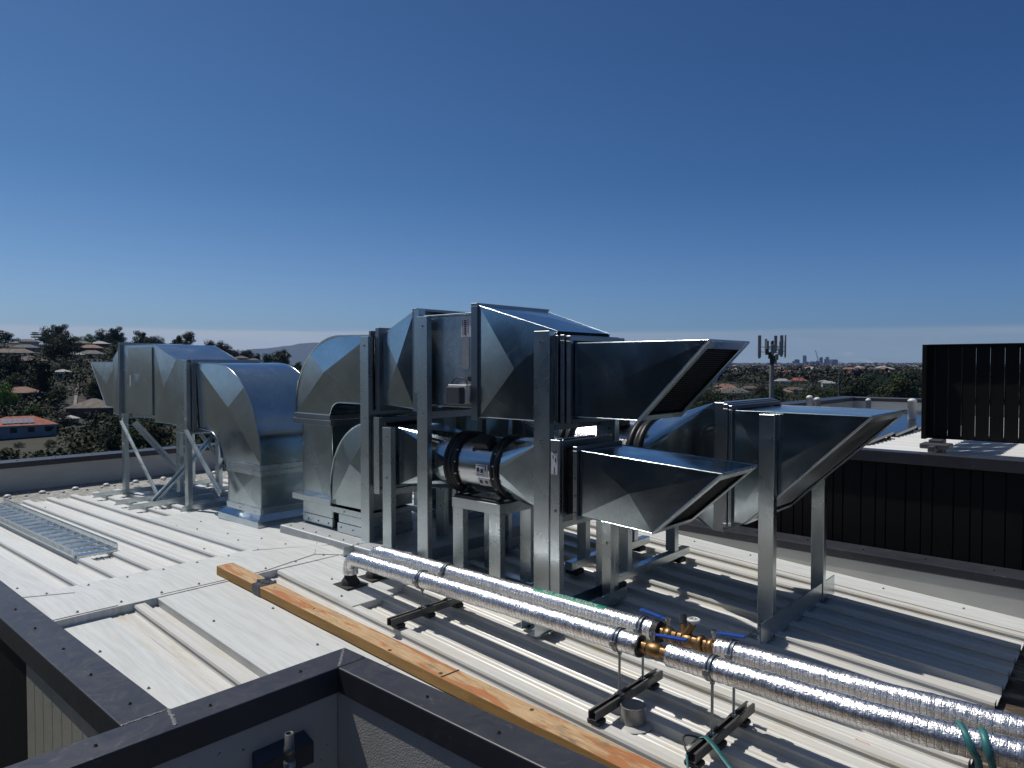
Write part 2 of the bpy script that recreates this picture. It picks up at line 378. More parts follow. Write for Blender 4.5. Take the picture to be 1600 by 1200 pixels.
B = thing('rooftop_building', 'white ribbed metal rooftop edged with dark capped parapets under the ductwork', 'building', (-5, 3.5, -13))
m = MB(); sheet(m, -4.85, -2.84, profile(1.50, 5.77, 2.60), zr); sheet(m, -2.84, -.535, profile(1.95, 5.77, 2.60), zr); m.add([(-4.85, 1.05, zr(-4.85)), (-2.84, 1.05, zr(-2.84)), (-2.84, 1.5, zr(-2.84)), (-4.85, 1.5, zr(-4.85))], [(0, 1, 2, 3)])
m.build('roof_sheeting', 'roof', B)
m = MB(); sheet(m, -9.33, -4.75, profile(1.44, 5.77, 2.263), zl); m.add([(-9.33, 1.05, zl(-9.33)), (-4.75, 1.05, zl(-4.75)), (-4.75, 1.44, zl(-4.75)), (-9.33, 1.44, zl(-9.33))], [(0, 1, 2, 3)])
m.build('roof_sheeting', 'roof_left', B)
# ridge capping: two low leaves with a turned-down edge
m = MB()
y0, y1 = 1.1, 5.75
prof = [(-5.13, zl(-5.13) + .002), (-5.13, .026), (-4.8, .040), (-4.5, .024), (-4.5, zr(-4.5) + .002)]
m.add([(x, y, z) for y in (y0, y1) for x, z in prof], [(i, 5 + i, 6 + i, i + 1) for i in range(4)])
m.build('ridge_capping', 'tray', B)
def tray(*a):
    m = MB(); slab(m, *a); return m.build('flashing_tray', 'tray', B, .003)
tray(-4.503, -2.86, 1.05, 1.50, .006, zr)
tray(-4.503, -2.86, 1.768, 2.33, .046, zr)
tray(-2.859, -2.3, 2.02, 2.33, .0455, zr)
tray(-4.503, -3.62, 2.573, 2.90, .0455, zr)
tray(-4.503, -3.70, 2.903, 3.40, .0465, zr)
tray(-9.32, -5.127, 1.05, 1.45, .007, zl)
tray(-7.05, -5.127, 2.71, 4.7, .044, zl)
tray(-4.503, -.54, 5.45, 5.729, .043, zr)
# sealant seams where the flashing sheets lap
G['seam'] = M('seam_dirt', (.42, .41, .37), (.30, .29, .25), 20, .7)
def seam(pts, wd=.006):
    m = MB()
    for a, b in zip(pts, pts[1:]): m.bar(a, b, wd, .0025)
    m.build('sealant_seam', 'seam', B)
seam([(-4.52, 1.20, .0275), (-4.515, 1.55, .0275)]); seam([(-4.53, 1.80, .027), (-4.52, 2.5, .028), (-4.62, 2.95, .034), (-4.5, 3.08, .026)]); seam([(-4.62, 2.95, .034), (-4.90, 3.15, .038)])
seam([(-5.10, 1.20, .030), (-4.94, 1.45, .036)]); seam([(-5.08, 2.70, .0305), (-4.75, 3.17, .040)])
# screw heads
G['screw'] = M('screw_head', (.33, .33, .32), (.22, .22, .22), 30, .5, .1, .5)
m = MB(); m.tube((0, 0, 0), (0, 0, .003), .0085, 10); m.tube((0, 0, .003), (0, 0, .009), .0048, 6)
SCREW = {}
def screw(x, y, z, parent, name, mt):
    if mt not in SCREW: SCREW[mt] = m_screw.build(name, mt); o = SCREW[mt]
    else: o = SCREW[mt].copy(); COL.objects.link(o)
    o.name = name; o.parent = parent; off = Vector((x, y, z)); p = parent
    while p is not None: off -= p.location; p = p.parent
    o.location = off
m_screw = m
def rsc(x, y, z): screw(x, y, z, B, 'roof_screw', 'screw')
for x, y in ((-4.05, 1.30), (-3.5, 1.33), (-3.95, 1.86), (-3.30, 2.12), (-3.9, 2.2), (-3.05, 1.9), (-4.1, 2.75), (-3.8, 2.62)):
    rsc(x, y, zr(x) + (.006 if y < 1.5 else .046))
for k in range(9): rsc(-4.56, 1.35 + .234 * k, .028); rsc(-5.06, 1.33 + .234 * k, .029)
for x, y in ((-5.5, 1.28), (-6.1, 1.30), (-6.8, 1.28), (-7.6, 1.31), (-6.5, 2.95), (-5.8, 2.86), (-6.2, 2.78), (-5.5, 2.80), (-5.4, 2.95)): rsc(x, y, zl(x) + (.007 if y < 1.5 else .044))
for k in range(7): rsc(-3.9 + .5 * k, 5.62, zr(-3.9 + .5 * k) + .043)
for k in range(0, 10, 3): rsc(-8.6 + .35 * k, 2.263 + .234 * (k % 4), zl(-8.6 + .35 * k) + .039)
# parapets and copings
def wallbox(name, mat_, *b): m = MB(); m.box(*b); return m.build(name, mat_, B, .003)
wallbox('parapet_wall', 'upstand', -10.4, 1.5, 5.730, 5.95, -1.2, -.0352)
def coping_with_screws(*b):
    x0, x1, y0, y1, z0, z1 = b
    m = MB(); m.box(*b); c = m.build('coping', 'coping', B, .006, 2)
    if x1 - x0 > y1 - y0:
        for k in range(int((x1 - x0) / .42)): screw(x1 - .16 - k * .42, (y0 + y1) / 2 - .012 * (k % 2), z1, c, 'coping_screw', 'black')
    else:
        for k in range(int((y1 - y0) / .42)): screw((x0 + x1) / 2 + .01 * (k % 2), y1 - .30 - k * .42, z1, c, 'coping_screw', 'black')
    return c
coping_with_screws(-10.7, 1.5, 5.72, 5.98, -.035, .03)
wallbox('parapet_wall', 'upstand', -10.62, -10.42, .5, 5.70, -1.2, .178)
coping_with_screws(-10.70, -10.38, .5, 5.715, .18, .25)
wallbox('parapet_wall', 'clad', -10.3, -4.232, 1.0165, 1.165, -6, -.062)
m = MB()
x = -4.228
while x < -2.95: m.box(x, min(x + .135, -2.925), 1.0155, 1.165, -6, -.0622); x += .140
m.box(-4.23, -2.925, 1.024, 1.16, -6, -.0625)
m.build('beige_wall_cladding', 'clad_beige', B, .003)
coping_with_screws(-10.37, -2.923, 1.006, 1.190, -.06, .06)
coping_with_screws(-2.920, -2.745, -1.3, 2.030, -.058, .0605)
coping_with_screws(-2.7445, 1.3, 1.870, 2.030, -.056, .0600)
wallbox('recess_wall', 'wall_smooth', -2.895, -2.757, -1.3, 1.876, -3, -.0595)
wallbox('recess_wall', 'render', -2.895, 1.3, 1.879, 2.01, -3, -.0575)
# sealant smears at the coping mitres
G['sealant'] = M('grey_sealant', (.17, .18, .19), (.06, .065, .07), 55, .5, .1, 0, .4, 60)
rs = random.Random(3)
def smear(p, q, z, wd):
    m = MB(); n = 26; vs = []; d = (Vector(q) - Vector(p)); s_ = Vector((-d.y, d.x)).normalized()
    for k in range(n):
        c_ = Vector(p) + d * (k / (n - 1)) + s_ * rs.uniform(-.25, .25) * wd; a_ = wd * rs.uniform(.35, 1.1); b_ = wd * rs.uniform(.35, 1.1)
        vs += [(c_.x + s_.x * a_, c_.y + s_.y * a_, z), (c_.x, c_.y, z + .0025), (c_.x - s_.x * b_, c_.y - s_.y * b_, z)]
    m.add(vs, [(3 * i + j, 3 * i + j + 1, 3 * i + j + 4, 3 * i + j + 3) for i in range(n - 1) for j in range(2)], True); m.build('joint_sealant', 'sealant', B)
smear((-2.747, 1.877), (-2.91, 2.02), .0612, .008); smear((-2.922, 1.01), (-2.922, 1.185), .0612, .006); smear((-2.92, 1.185), (-2.77, 1.15), .0612, .009)
# orange paint smear on a pan near the eave
m = MB(); rz_ = random.Random(8); vs = []; n = 16
for k in range(n):
    x = -.955 + .135 * k / (n - 1); y = 3.402 - .008 * k / n + rz_.uniform(-.002, .002); wd = (.010 if k < 8 else .005) * rz_.uniform(.3, 1.2)
    vs += [(x, y - wd, zr(x) + .0045), (x, y + wd, zr(x) + .0045)]
m.add(vs, [(2 * i, 2 * i + 2, 2 * i + 3, 2 * i + 1) for i in range(n - 1)]); m.build('paint_smear', M('orange_paint', (.52, .20, .06), (.60, .40, .25), 60, .6), B)
# gutters
wallbox('box_gutter', 'gutter', -.62, .45, 2.03, 5.77, -.36, -.315)
wallbox('gutter_wall', 'upstand', .451, .6, 2.03, 5.77, -1.2, .02)
wallbox('gutter_wall', 'clad', -.66, -.622, 2.04, 5.77, -.9, -.318)
G['membrane'] = M('gravelly_membrane', (.44, .44, .41), (.22, .22, .21), 26, .8, .08, 0, .9, 60, (1, 1, 1), .4, .6, 6, .03)
m = MB(); sx = [(-10.42, -.118), (-10.30, -.125), (-9.95, -.135), (-9.30, -.142)]
for a, b in zip(sx, sx[1:]): m.add([(a[0], 1.05, a[1]), (b[0], 1.05, b[1]), (b[0], 5.77, b[1]), (a[0], 5.77, a[1])], [(0, 1, 2, 3)])
m.build('gutter_membrane', 'membrane', B)
rd = random.Random(11)
for k in range(11): m = MB(); m.lathe_z([(.040, -.125), (.038, -.110), (.022, -.098), (.0, -.094)], -10.10, 1.55 + .36 * k, 12); m.build('dome_fixing', 'pvc', B)
for k in range(18): m = MB(); m.lathe_z([(.018, -.13), (.017, -.118), (.0, -.110)], -10.00 + rd.uniform(-.03, .04), 1.45 + .2 * k + rd.uniform(-.03, .03), 8); m.build('small_fixing', 'pvc', B)
wallbox('external_wall', 'clad', -10.5, .5, 2.011, 5.72, -13, -1.21)
wallbox('external_wall', 'clad', -10.5, -2.93, 1.17, 2.0105, -13, -.5)
wallbox('lower_deck', 'membrane', -2.77, 3.5, -2.5, 1.90, -3.3, -3.02)

# overflow box and capped conduit in the near recess
t = thing('overflow_box', 'dark blue-grey sloping box fixed to the shaded recess wall behind the pipe stub', 'overflow box', (-2.77, 1.58, -.30))
m = MB()
m.add([(-2.757, 1.455, -.165), (-2.757, 1.70, -.165), (-2.70, 1.715, -.205), (-2.70, 1.44, -.205), (-2.757, 1.455, -.30), (-2.757, 1.70, -.30), (-2.70, 1.715, -.30), (-2.70, 1.44, -.30)],
      [(0, 3, 2, 1), (3, 7, 6, 2), (0, 4, 7, 3), (1, 2, 6, 5), (4, 5, 6, 7), (0, 1, 5, 4)])
m.build('box_body', 'coping', t, .003)
t = thing('pipe_stub', 'short grey open-topped pipe standing in the shaded recess at the bottom', 'pipe', (-2.55, 1.505, -3.0))
m = MB(); c = (-2.55, 1.505)
m.lathe_z([(.0185, -3.0), (.0185, -.118), (.0215, -.116), (.0215, -.092), (.0185, -.090), (.0178, -.034), (.0138, -.034), (.0138, -.12)], *c, 20)
m.build('pipe_body', 'strut', t)
m = MB(); m.lathe_z([(.0186, -.185), (.024, -.18), (.024, -.150), (.0186, -.145)], *c, 20); m.build('pipe_collar', 'rod', t)

# ================================================================== DUCT PIECES
def sect(mb, xa, ra, xb, rb, d=.010, sides='nftb'):
    """sheet-metal length between two rectangles (y0,y1,z0,z1) at xa < xb"""
    A = [(xa, ra[0], ra[2]), (xa, ra[1], ra[2]), (xa, ra[1], ra[3]), (xa, ra[0], ra[3])]
    Bq = [(xb, rb[0], rb[2]), (xb, rb[1], rb[2]), (xb, rb[1], rb[3]), (xb, rb[0], rb[3])]
    if 'n' in sides: mb.panel(A[0], Bq[0], Bq[3], A[3], d)
    if 'f' in sides: mb.panel(Bq[1], A[1], A[2], Bq[2], d)
    if 't' in sides: mb.panel(A[3], Bq[3], Bq[2], A[2], d)
    if 'b' in sides: mb.panel(A[1], Bq[1], Bq[0], A[0], d)
def seams(mb, xa, ra, xb, rb, r=.003):
    for i, j in ((0, 2), (0, 3), (1, 2), (1, 3)): mb.tube((xa, ra[i], ra[j]), (xb, rb[i], rb[j]), r, 6)
def ring(mb, x0, x1, r, t=.03, g=.002):
    y0, y1, z0, z1 = r[0] + g, r[1] - g, r[2] + g, r[3] - g
    mb.box(x0, x1, y0 - t, y1 + t, z1, z1 + t); mb.box(x0, x1, y0 - t, y1 + t, z0 - t, z0)
    mb.box(x0, x1, y0 - t, y0, z0, z1); mb.box(x0, x1, y1, y1 + t, z0, z1)
def zring(mb, z0, z1, x0, x1, y0, y1, t=.02):
    mb.box(x0 - t, x1 + t, y0 - t, y0 + .002, z0, z1); mb.box(x0 - t, x1 + t, y1 - .002, y1 + t, z0, z1)
    mb.box(x0 - t, x0 + .002, y0 + .002, y1 - .002, z0, z1); mb.box(x1 - .002, x1 + t, y0 + .002, y1 - .002, z0, z1)
def bolts(mb, pts, r=.007, ax=(0, -1, 0)):
    a = Vector(ax)
    for p in pts: p = Vector(p); mb.tube(p, p + a * .008, r, 6)
def arc(cx, cz, rx, rz, a0, a1, n):
    return [(cx + rx * math.cos(R(a0 + (a1 - a0) * k / n)), cz + rz * math.sin(R(a0 + (a1 - a0) * k / n))) for k in range(n + 1)]
def elbow(name, outer, inner, y0, y1, centre, parent, mat_='duct', d=.012):
    """square elbow in the XZ plane: two cross-broken cheeks, a rolled heel and throat, standing seams"""
    mb = MB(); loop = outer + inner[::-1]; n = len(loop); no = len(outer)
    cr = sorted(set([0, int(no * .5), no - 1, no + (n - no) // 2]))
    d *= 1.4
    for y, s in ((y0, -1), (y1, 1)):
        offs = [0.] * n
        for i in range(len(cr)):
            a = cr[i]; b = cr[(i + 1) % len(cr)]
            A = Vector(loop[a]) - Vector(centre); Bv = Vector(loop[b]) - Vector(centre); det = A.x * Bv.y - A.y * Bv.x
            j = (a + 1) % n
            while j != b:
                P = Vector(loop[j]) - Vector(centre)
                u = (P.x * Bv.y - P.y * Bv.x) / det; v = (A.x * P.y - A.y * P.x) / det
                offs[j] = d * (1 - u - v); j = (j + 1) % n
        offs = [max(-.02, min(.02, o)) for o in offs]
        vs = [(x, y + s * o, z) for (x, z), o in zip(loop, offs)] + [(centre[0], y + s * d, centre[1])]
        mb.add(vs, [((i, (i + 1) % n, n) if s > 0 else ((i + 1) % n, i, n)) for i in range(n)])
    for pts, flip in ((outer, 0), (inner, 1)):
        vs = [(x, y, z) for x, z in pts for y in (y0, y1)]
        mb.add(vs, [(2 * i, 2 * i + 1, 2 * i + 3, 2 * i + 2) for i in range(len(pts) - 1)], True)
        for y in (y0, y1): mb.path([(x, y, z) for x, z in pts], .0055, 6)
    return mb.build(name, mat_, parent)
def cowl(parent, xa, r, xt, xb, sgn, grille=True, name='discharge_cowl'):
    """bevelled weather cowl: slanted mouth from the top lip (xt) to the bottom lip (xb), hemmed frame, bird-mesh grille"""
    y0, y1, z0, z1 = r; mb = MB()
    P = lambda x, y, z: (x, y, z)
    n = [P(xa, y0, z0), P(xb, y0, z0), P(xt, y0, z1), P(xa, y0, z1)]; f = [(x, y1, z) for x, y, z in n]
    if sgn < 0: n, f = n, f
    def quad4(q, dd):
        mb.panel(*q, dd)
    quad4(n if sgn > 0 else n[::-1], .008); quad4(f[::-1] if sgn > 0 else f, .008)
    quad4([n[3], n[2], f[2], f[3]] if sgn > 0 else [f[3], f[2], n[2], n[3]], .004)
    quad4([f[0], f[1], n[1], n[0]] if sgn > 0 else [n[0], n[1], f[1], f[0]], .004)
    for a, b in ((n[3], n[2]), (f[3], f[2]), (n[0], n[1]), (f[0], f[1])): mb.tube(a, b, .0032, 6)
    c = mb.build(name, 'duct', parent)
    # hemmed frame round the mouth
    mb = MB(); T0 = Vector((xt, y0, z1)); T1 = Vector((xt, y1, z1)); B0 = Vector((xb, y0, z0)); B1 = Vector((xb, y1, z0))
    up = (T0 - B0).normalized(); nrm = Vector((0, 1, 0)).cross(up).normalized()
    if nrm.x * sgn < 0: nrm = -nrm
    wd = .045; e = nrm * .004; Yv = Vector((0, 1, 0))
    mb.bar(B0 + Yv * wd / 2 + e, T0 + Yv * wd / 2 + e, wd, .008, nrm); mb.bar(B1 - Yv * wd / 2 + e, T1 - Yv * wd / 2 + e, wd, .008, nrm)
    mb.bar(B0 + up * wd / 2 + Yv * wd + e, B1 + up * wd / 2 - Yv * wd + e, wd, .008, nrm); mb.bar(T0 - up * wd * .6 + Yv * wd + e, T1 - up * wd * .6 - Yv * wd + e, wd * 1.2, .008, nrm)
    for a, b in ((B0, T0), (B1, T1), (T0, T1), (B0, B1)): mb.tube(a, b, .006, 6)
    mb.build('cowl_frame', 'steel', c, .002)
    if not grille:
        mb = MB(); q = [B0, B1, T1, T0]; mb.add([p - e * 2 for p in q], [(0, 1, 2, 3)]); mb.build('mouth_sheet', 'flange', c); return c
    mb = MB(); L = (T0 - B0).length; k = int(L / .016)
    for i in range(1, k): p = B0 + up * (L * i / k) - e * 2; mb.bar(p + Yv * .03, p + Yv * (y1 - y0 - .03), .0055, .002, nrm)
    nj = int((y1 - y0) / .03)
    for j in range(1, nj): q = Yv * ((y1 - y0) * j / nj) - e * 2.6; mb.bar(B0 + q + up * .03, T0 + q - up * .03, .003, .002, nrm)
    mb.build('bird_mesh', 'mesh', c)
    # dark backing sheet: the shade inside the mouth put into its colour
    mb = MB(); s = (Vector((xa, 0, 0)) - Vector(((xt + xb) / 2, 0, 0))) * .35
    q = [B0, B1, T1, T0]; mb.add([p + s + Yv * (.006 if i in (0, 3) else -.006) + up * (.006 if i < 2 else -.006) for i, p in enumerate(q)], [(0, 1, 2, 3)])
    mb.build('mouth_shade_sheet', 'void', c)
    return c
def square_to_round(mb, xr, r, xc, yc, zc, rad, n=8):
    """true square-to-round: four flat triangles and four rolled corners"""
    y0, y1, z0, z1 = r; C = [(xr, y0, z0), (xr, y1, z0), (xr, y1, z1), (xr, y0, z1)]
    qa = [270, 0, 90, 180]                                  # bottom, far(+y), top, near quadrant points (angle from +y towards +z)
    pt = lambda a: (xc, yc + rad * math.cos(R(a)), zc + rad * math.sin(R(a)))
    for i in range(4):
        mb.add([C[i], C[(i + 1) % 4], pt(qa[i])], [(0, 1, 2)])
        a0 = qa[i]; k = (i + 1) % 4
        arcp = [pt(a0 + 90 * j / n) for j in range(n + 1)]
        mb.add([C[k]] + arcp, [(0, j + 1, j + 2) for j in range(n)])
def cpost(mb, x0, x1, y0, z0, z1, depth=.05, t=.004, lip=.014):
    """lipped C section standing up, web to the front"""
    mb.box(x0, x1, y0, y0 + t, z0, z1)
    for a, b in ((x0, x0 + t), (x1 - t, x1)): mb.box(a, b, y0 + t, y0 + depth, z0, z1)
    mb.box(x0 + t, x0 + lip, y0 + depth - t, y0 + depth, z0, z1); mb.box(x1 - lip, x1 - t, y0 + depth - t, y0 + depth, z0, z1)

# ------------------------------------------------------------------ DUCT A: far left run
A = thing('duct_run', 'far left galvanised duct run with a blue-sheened curved elbow', 'duct', (-6.15, 3.55, zl(-6.15) + .044), 'rooftop exhaust ducts')
y0, y1 = 3.2, 3.88
cowl(A, -9.40, (3.25, 3.83, .93, 1.485), -10.30, -9.77, -1, name='intake_cowl')
m = MB(); sect(m, -9.40, (3.21, 3.87, .86, 1.52), -9.12, (3.2, 3.88, .835, 1.685)); seams(m, -9.40, (3.21, 3.87, .86, 1.52), -9.12, (3.2, 3.88, .835, 1.685)); m.build('flared_transition', 'duct2', A)
m = MB(); ring(m, -9.12, -9.095, (3.2, 3.88, .835, 1.685)); ring(m, -9.085, -9.06, (3.2, 3.88, .835, 1.685)); m.build('duct_flange', 'flange', A, .002)
m = MB(); sect(m, -9.06, (3.2, 3.88, .85, 1.68), -8.15, (3.2, 3.88, .86, 1.675), .012); seams(m, -9.06, (3.2, 3.88, .85, 1.68), -8.15, (3.2, 3.88, .86, 1.675)); fb = m.build('fan_box', 'duct2', A)
m = MB(); m.box(-8.86, -8.17, 3.188, 3.199, .885, 1.645); m.build('access_panel', 'duct', fb, .004)
m = MB(); m.box(-8.80, -8.765, 3.183, 3.1875, 1.20, 1.33); m.build('rating_label', 'label', fb)
m = MB(); sect(m, -8.15, (3.2, 3.88, .82, 1.675), -7.58, (3.2, 3.88, .822, 1.505), .012); seams(m, -8.15, (3.2, 3.88, .82, 1.675), -7.58, (3.2, 3.88, .822, 1.505)); m.build('sloping_transition', 'duct', A)
m = MB(); sect(m, -7.58, (3.2, 3.88, .745, 1.505), -7.27, (3.2, 3.88, .74, 1.478), .004); seams(m, -7.58, (3.2, 3.88, .745, 1.505), -7.27, (3.2, 3.88, .74, 1.478)); m.build('connecting_sleeve', 'duct2', A)
m = MB(); ring(m, -7.27, -7.235, (3.2, 3.90, .80, 1.47), .035); ring(m, -7.150, -7.115, (3.2, 3.90, .80, 1.47), .035); m.build('duct_flange', 'flange', A, .002)
m = MB(); sect(m, -7.24, (3.205, 3.88, .80, 1.46), -7.14, (3.205, 3.88, .80, 1.46), 0); m.build('flexible_connection', 'black', A)
outer = [(-7.12, 1.468), (-6.95, 1.468), (-6.72, 1.466)] + arc(-6.72, .60, .86, .866, 86, 0, 16) + [(-5.86, .555)]
inner = [(-7.12, .815), (-7.0, .812), (-6.90, .806)] + arc(-6.87, .56, .265, .245, 88, 0, 16) + [(-6.605, .555)]
elbow('curved_elbow', outer, inner, y0, y1, (-6.42, 1.05), A, 'duct', .014)
m = MB(); zring(m, .505, .552, -6.47, -5.86, y0, y1, .012); zring(m, .455, .500, -6.47, -5.86, y0, y1, .010)
bolts(m, [(-6.25, 3.188, .50), (-6.0, 3.188, .50)]); m.build('duct_flange', 'steel', A, .002)
m = MB()
def riser(m, x0, x1, y0, y1, z0, z1, d=.006):
    m.panel((x0, y0, z0), (x1, y0, z0), (x1, y0, z1), (x0, y0, z1), d); m.panel((x1, y0, z0), (x1, y1, z0), (x1, y1, z1), (x1, y0, z1), d)
    m.panel((x1, y1, z0), (x0, y1, z0), (x0, y1, z1), (x1, y1, z1), d); m.panel((x0, y1, z0), (x0, y0, z0), (x0, y0, z1), (x0, y1, z1), d)
    for x in (x0, x1):
        for y in (y0, y1): m.tube((x, y, z0), (x, y, z1), .005, 6)
riser(m, -6.46, -5.86, y0, y1, .14, .51); m.build('riser', 'duct2', A)
m = MB(); zring(m, .105, .165, -6.46, -5.86, y0, y1, .014); bolts(m, [(-6.22, 3.186, .135), (-5.95, 3.186, .135)], .008); m.build('duct_flange', 'steel', A, .002)
def skirt(mb, x0, x1, y0, y1, z0, zm, z1, e=.055):
    lv = [(z1, 0), (zm, e), (z0, e + .004)]
    vs = [p for z, q in lv for p in ((x0 - q, y0 - q, z), (x1 + q, y0 - q, z), (x1 + q, y1 + q, z), (x0 - q, y1 + q, z))]
    mb.add(vs, [(4 * i + k, 4 * (i + 1) + k, 4 * (i + 1) + (k + 1) % 4, 4 * i + (k + 1) % 4) for i in range(2) for k in range(4)])
m = MB(); skirt(m, -6.475, -5.845, y0 - .014, y1 + .014, zl(-6.2) + .044, .062, .112); m.build('weather_skirt', 'duct', A)

# ------------------------------------------------------------------ roof kerb under the risers
t = thing('roof_kerb', 'low galvanised kerb flashing under the two nearer duct risers', 'kerb', (-4.9, 3.8, .03))
m = MB(); m.box(-5.50, -3.95, 3.17, 5.0, -.06, .085); m.build('kerb_box', M('kerb_zinc', (.44, .46, .47), (.36, .38, .39), 5, .55, .08, .55, .25, 9, (1, 1, 1), .35, .65, 5, .02), t, .012, 2)
for k in range(8): screw(-5.4 + .19 * k, 3.22, .085, t, 'kerb_screw', 'screw')

# ------------------------------------------------------------------ DUCT B: tall upper middle run
Bd = thing('duct_run', 'tall upper galvanised duct run in the middle, passing over the round fan', 'duct', (-5.27, 3.76, .085), 'rooftop exhaust ducts')
y0, y1 = 3.4, 4.13
m = MB(); zring(m, .09, .165, -5.46, -5.05, y0, y1, .012); bolts(m, [(-5.4, 3.388, .12), (-5.25, 3.388, .12), (-5.1, 3.388, .12)], .008); m.build('duct_flange', 'steel', Bd, .002)
m = MB(); zring(m, .285, .335, -5.49, -5.05, y0, y1, .07); zring(m, .165, .285, -5.48, -5.05, y0, y1, .006); m.build('duct_flange', 'steel', Bd, .003)
m = MB(); riser(m, -5.49, -5.05, y0, y1, .09, .95); m.build('riser', 'duct2', Bd)
m = MB(); zring(m, .94, .985, -5.60, -5.06, y0, y1, .018); zring(m, .99, 1.03, -5.60, -5.075, y0, y1, .016); m.build('duct_flange', 'flange', Bd, .002)
outer = [(-4.52, 1.680), (-4.75, 1.685), (-4.95, 1.688)] + arc(-4.95, 1.10, .65, .588, 93, 180, 16) + [(-5.60, 1.03)]
inner = [(-4.52, 1.14), (-4.75, 1.14), (-4.93, 1.14)] + arc(-4.95, 1.0, .135, .14, 90, 180, 12) + [(-5.085, 1.03)]
elbow('curved_elbow', outer, inner, y0, y1, (-5.13, 1.39), Bd, 'duct', .016)
m = MB(); ring(m, -4.50, -4.475, (y0, y1, 1.14, 1.68), .035); ring(m, -4.405, -4.36, (y0, y1, 1.14, 1.69), .045); m.build('duct_flange', 'flange', Bd, .002)
m = MB(); sect(m, -4.48, (y0 + .01, y1 - .01, 1.15, 1.67), -4.40, (y0 + .01, y1 - .01, 1.15, 1.67), 0); m.build('flexible_connection', 'black', Bd)
ra, rb = (y0, y1, 1.15, 1.685), (y0, y1, 1.127, 1.842)
m = MB(); sect(m, -4.36, ra, -4.0, rb, .014); seams(m, -4.36, ra, -4.0, rb); m.build('flared_transition', 'duct', Bd)
m = MB(); ring(m, -4.0, -3.95, rb, .02); m.build('duct_flange', 'flange', Bd, .002)
m = MB(); sect(m, -3.95, (y0 + .02, y1 - .02, 1.15, 1.80), -3.87, (y0 + .02, y1 - .02, 1.15, 1.80), 0); m.build('flexible_connection', 'black', Bd)
m = MB(); m.box(-3.87, -3.40, y0, y1, 1.168, 1.79); fb = m.build('fan_box', galv('spangled_fan_box', (.44, .48, .50), .34, .05, .42), Bd, .004)
m = MB(); m.box(-3.90, -3.395, y0 - .012, y1 + .012, 1.791, 1.803); m.build('lid_lip', 'steel', fb, .002)
m = MB(); m.box(-3.88, -3.395, y0 - .010, y1 + .010, 1.157, 1.167); m.build('bottom_lip', 'steel', fb, .002)
m = MB(); m.box(-3.505, -3.41, 3.3975, 3.3995, 1.64, 1.775); m.build('maker_label', 'label', fb)
m = MB()
for k in range(8): m.box(-3.475, -3.455, 3.3960, 3.3972, 1.655 + k * .013, 1.655 + k * .013 + .008)
m.box(-3.44, -3.436, 3.3962, 3.3972, 1.66, 1.76); m.box(-3.49, -3.487, 3.3962, 3.3972, 1.65, 1.76); m.build('label_print', 'ink', fb)
m = MB(); m.box(-3.495, -3.43, 3.3975, 3.3995, 1.42, 1.635); m.build('paper_tag', M('faded_tag', (.30, .31, .34), (.24, .25, .28), 40, .6), fb)
m = MB(); m.tube((-3.855, 3.394, 1.50), (-3.855, 3.399, 1.50), .022, 14); m.build('cable_grommet', 'black', fb)
m = MB(); m.tube((-3.425, 3.394, 1.355), (-3.425, 3.399, 1.355), .017, 14); m.build('cable_grommet', 'black', fb)
iso = thing('isolator_switch', 'small grey isolator switch box on a white backing, on the upper fan box', 'switch', (-3.49, 3.38, 1.25))
m = MB(); m.box(-3.595, -3.415, 3.355, 3.399, 1.19, 1.315); m.build('backing_bracket', 'white_plastic', iso, .004)
m = MB(); m.box(-3.555, -3.425, 3.30, 3.354, 1.185, 1.30); m.build('switch_cover', 'grey_plastic', iso, .005, 2)
m = MB(); m.path([(-3.575 + .075 * (1 - math.cos(R(a))), 3.376, 1.315 + .048 * math.sin(R(a))) for a in range(0, 181, 15)], .004, 6); m.build('cable_loop', 'black', iso)
m = MB()
for z in (1.285, 1.225): m.box(-3.605, -3.556, 3.348, 3.3545, z, z + .008)
m.build('cable_tie', 'black', iso)
ra, rb = (y0, y1, 1.10, 1.845), (y0, 3.96, 1.10, 1.655)
m = MB(); ring(m, -3.395, -3.335, ra, .02); m.build('duct_flange', 'flange', Bd, .002)
m = MB(); sect(m, -3.335, ra, -2.67, rb, .016); seams(m, -3.335, ra, -2.67, rb); m.build('tapered_transition', 'duct', Bd)
m = MB(); ring(m, -2.67, -2.645, (y0, 3.93, 1.125, 1.60), .03); ring(m, -2.625, -2.595, (y0, 3.93, 1.125, 1.60), .032); ring(m, -2.58, -2.55, (y0, 3.93, 1.125, 1.595), .03)
bolts(m, [(-2.61, 3.37, z) for z in (1.15, 1.3, 1.45, 1.58)], .006); m.build('duct_flange', 'flange', Bd, .002)
m = MB(); sect(m, -2.66, (y0 + .01, 3.92, 1.13, 1.59), -2.56, (y0 + .01, 3.92, 1.13, 1.59), 0); m.build('flexible_connection', 'black', Bd)
cowl(Bd, -2.555, (3.41, 3.90, 1.14, 1.578), -1.685, -2.11, 1)

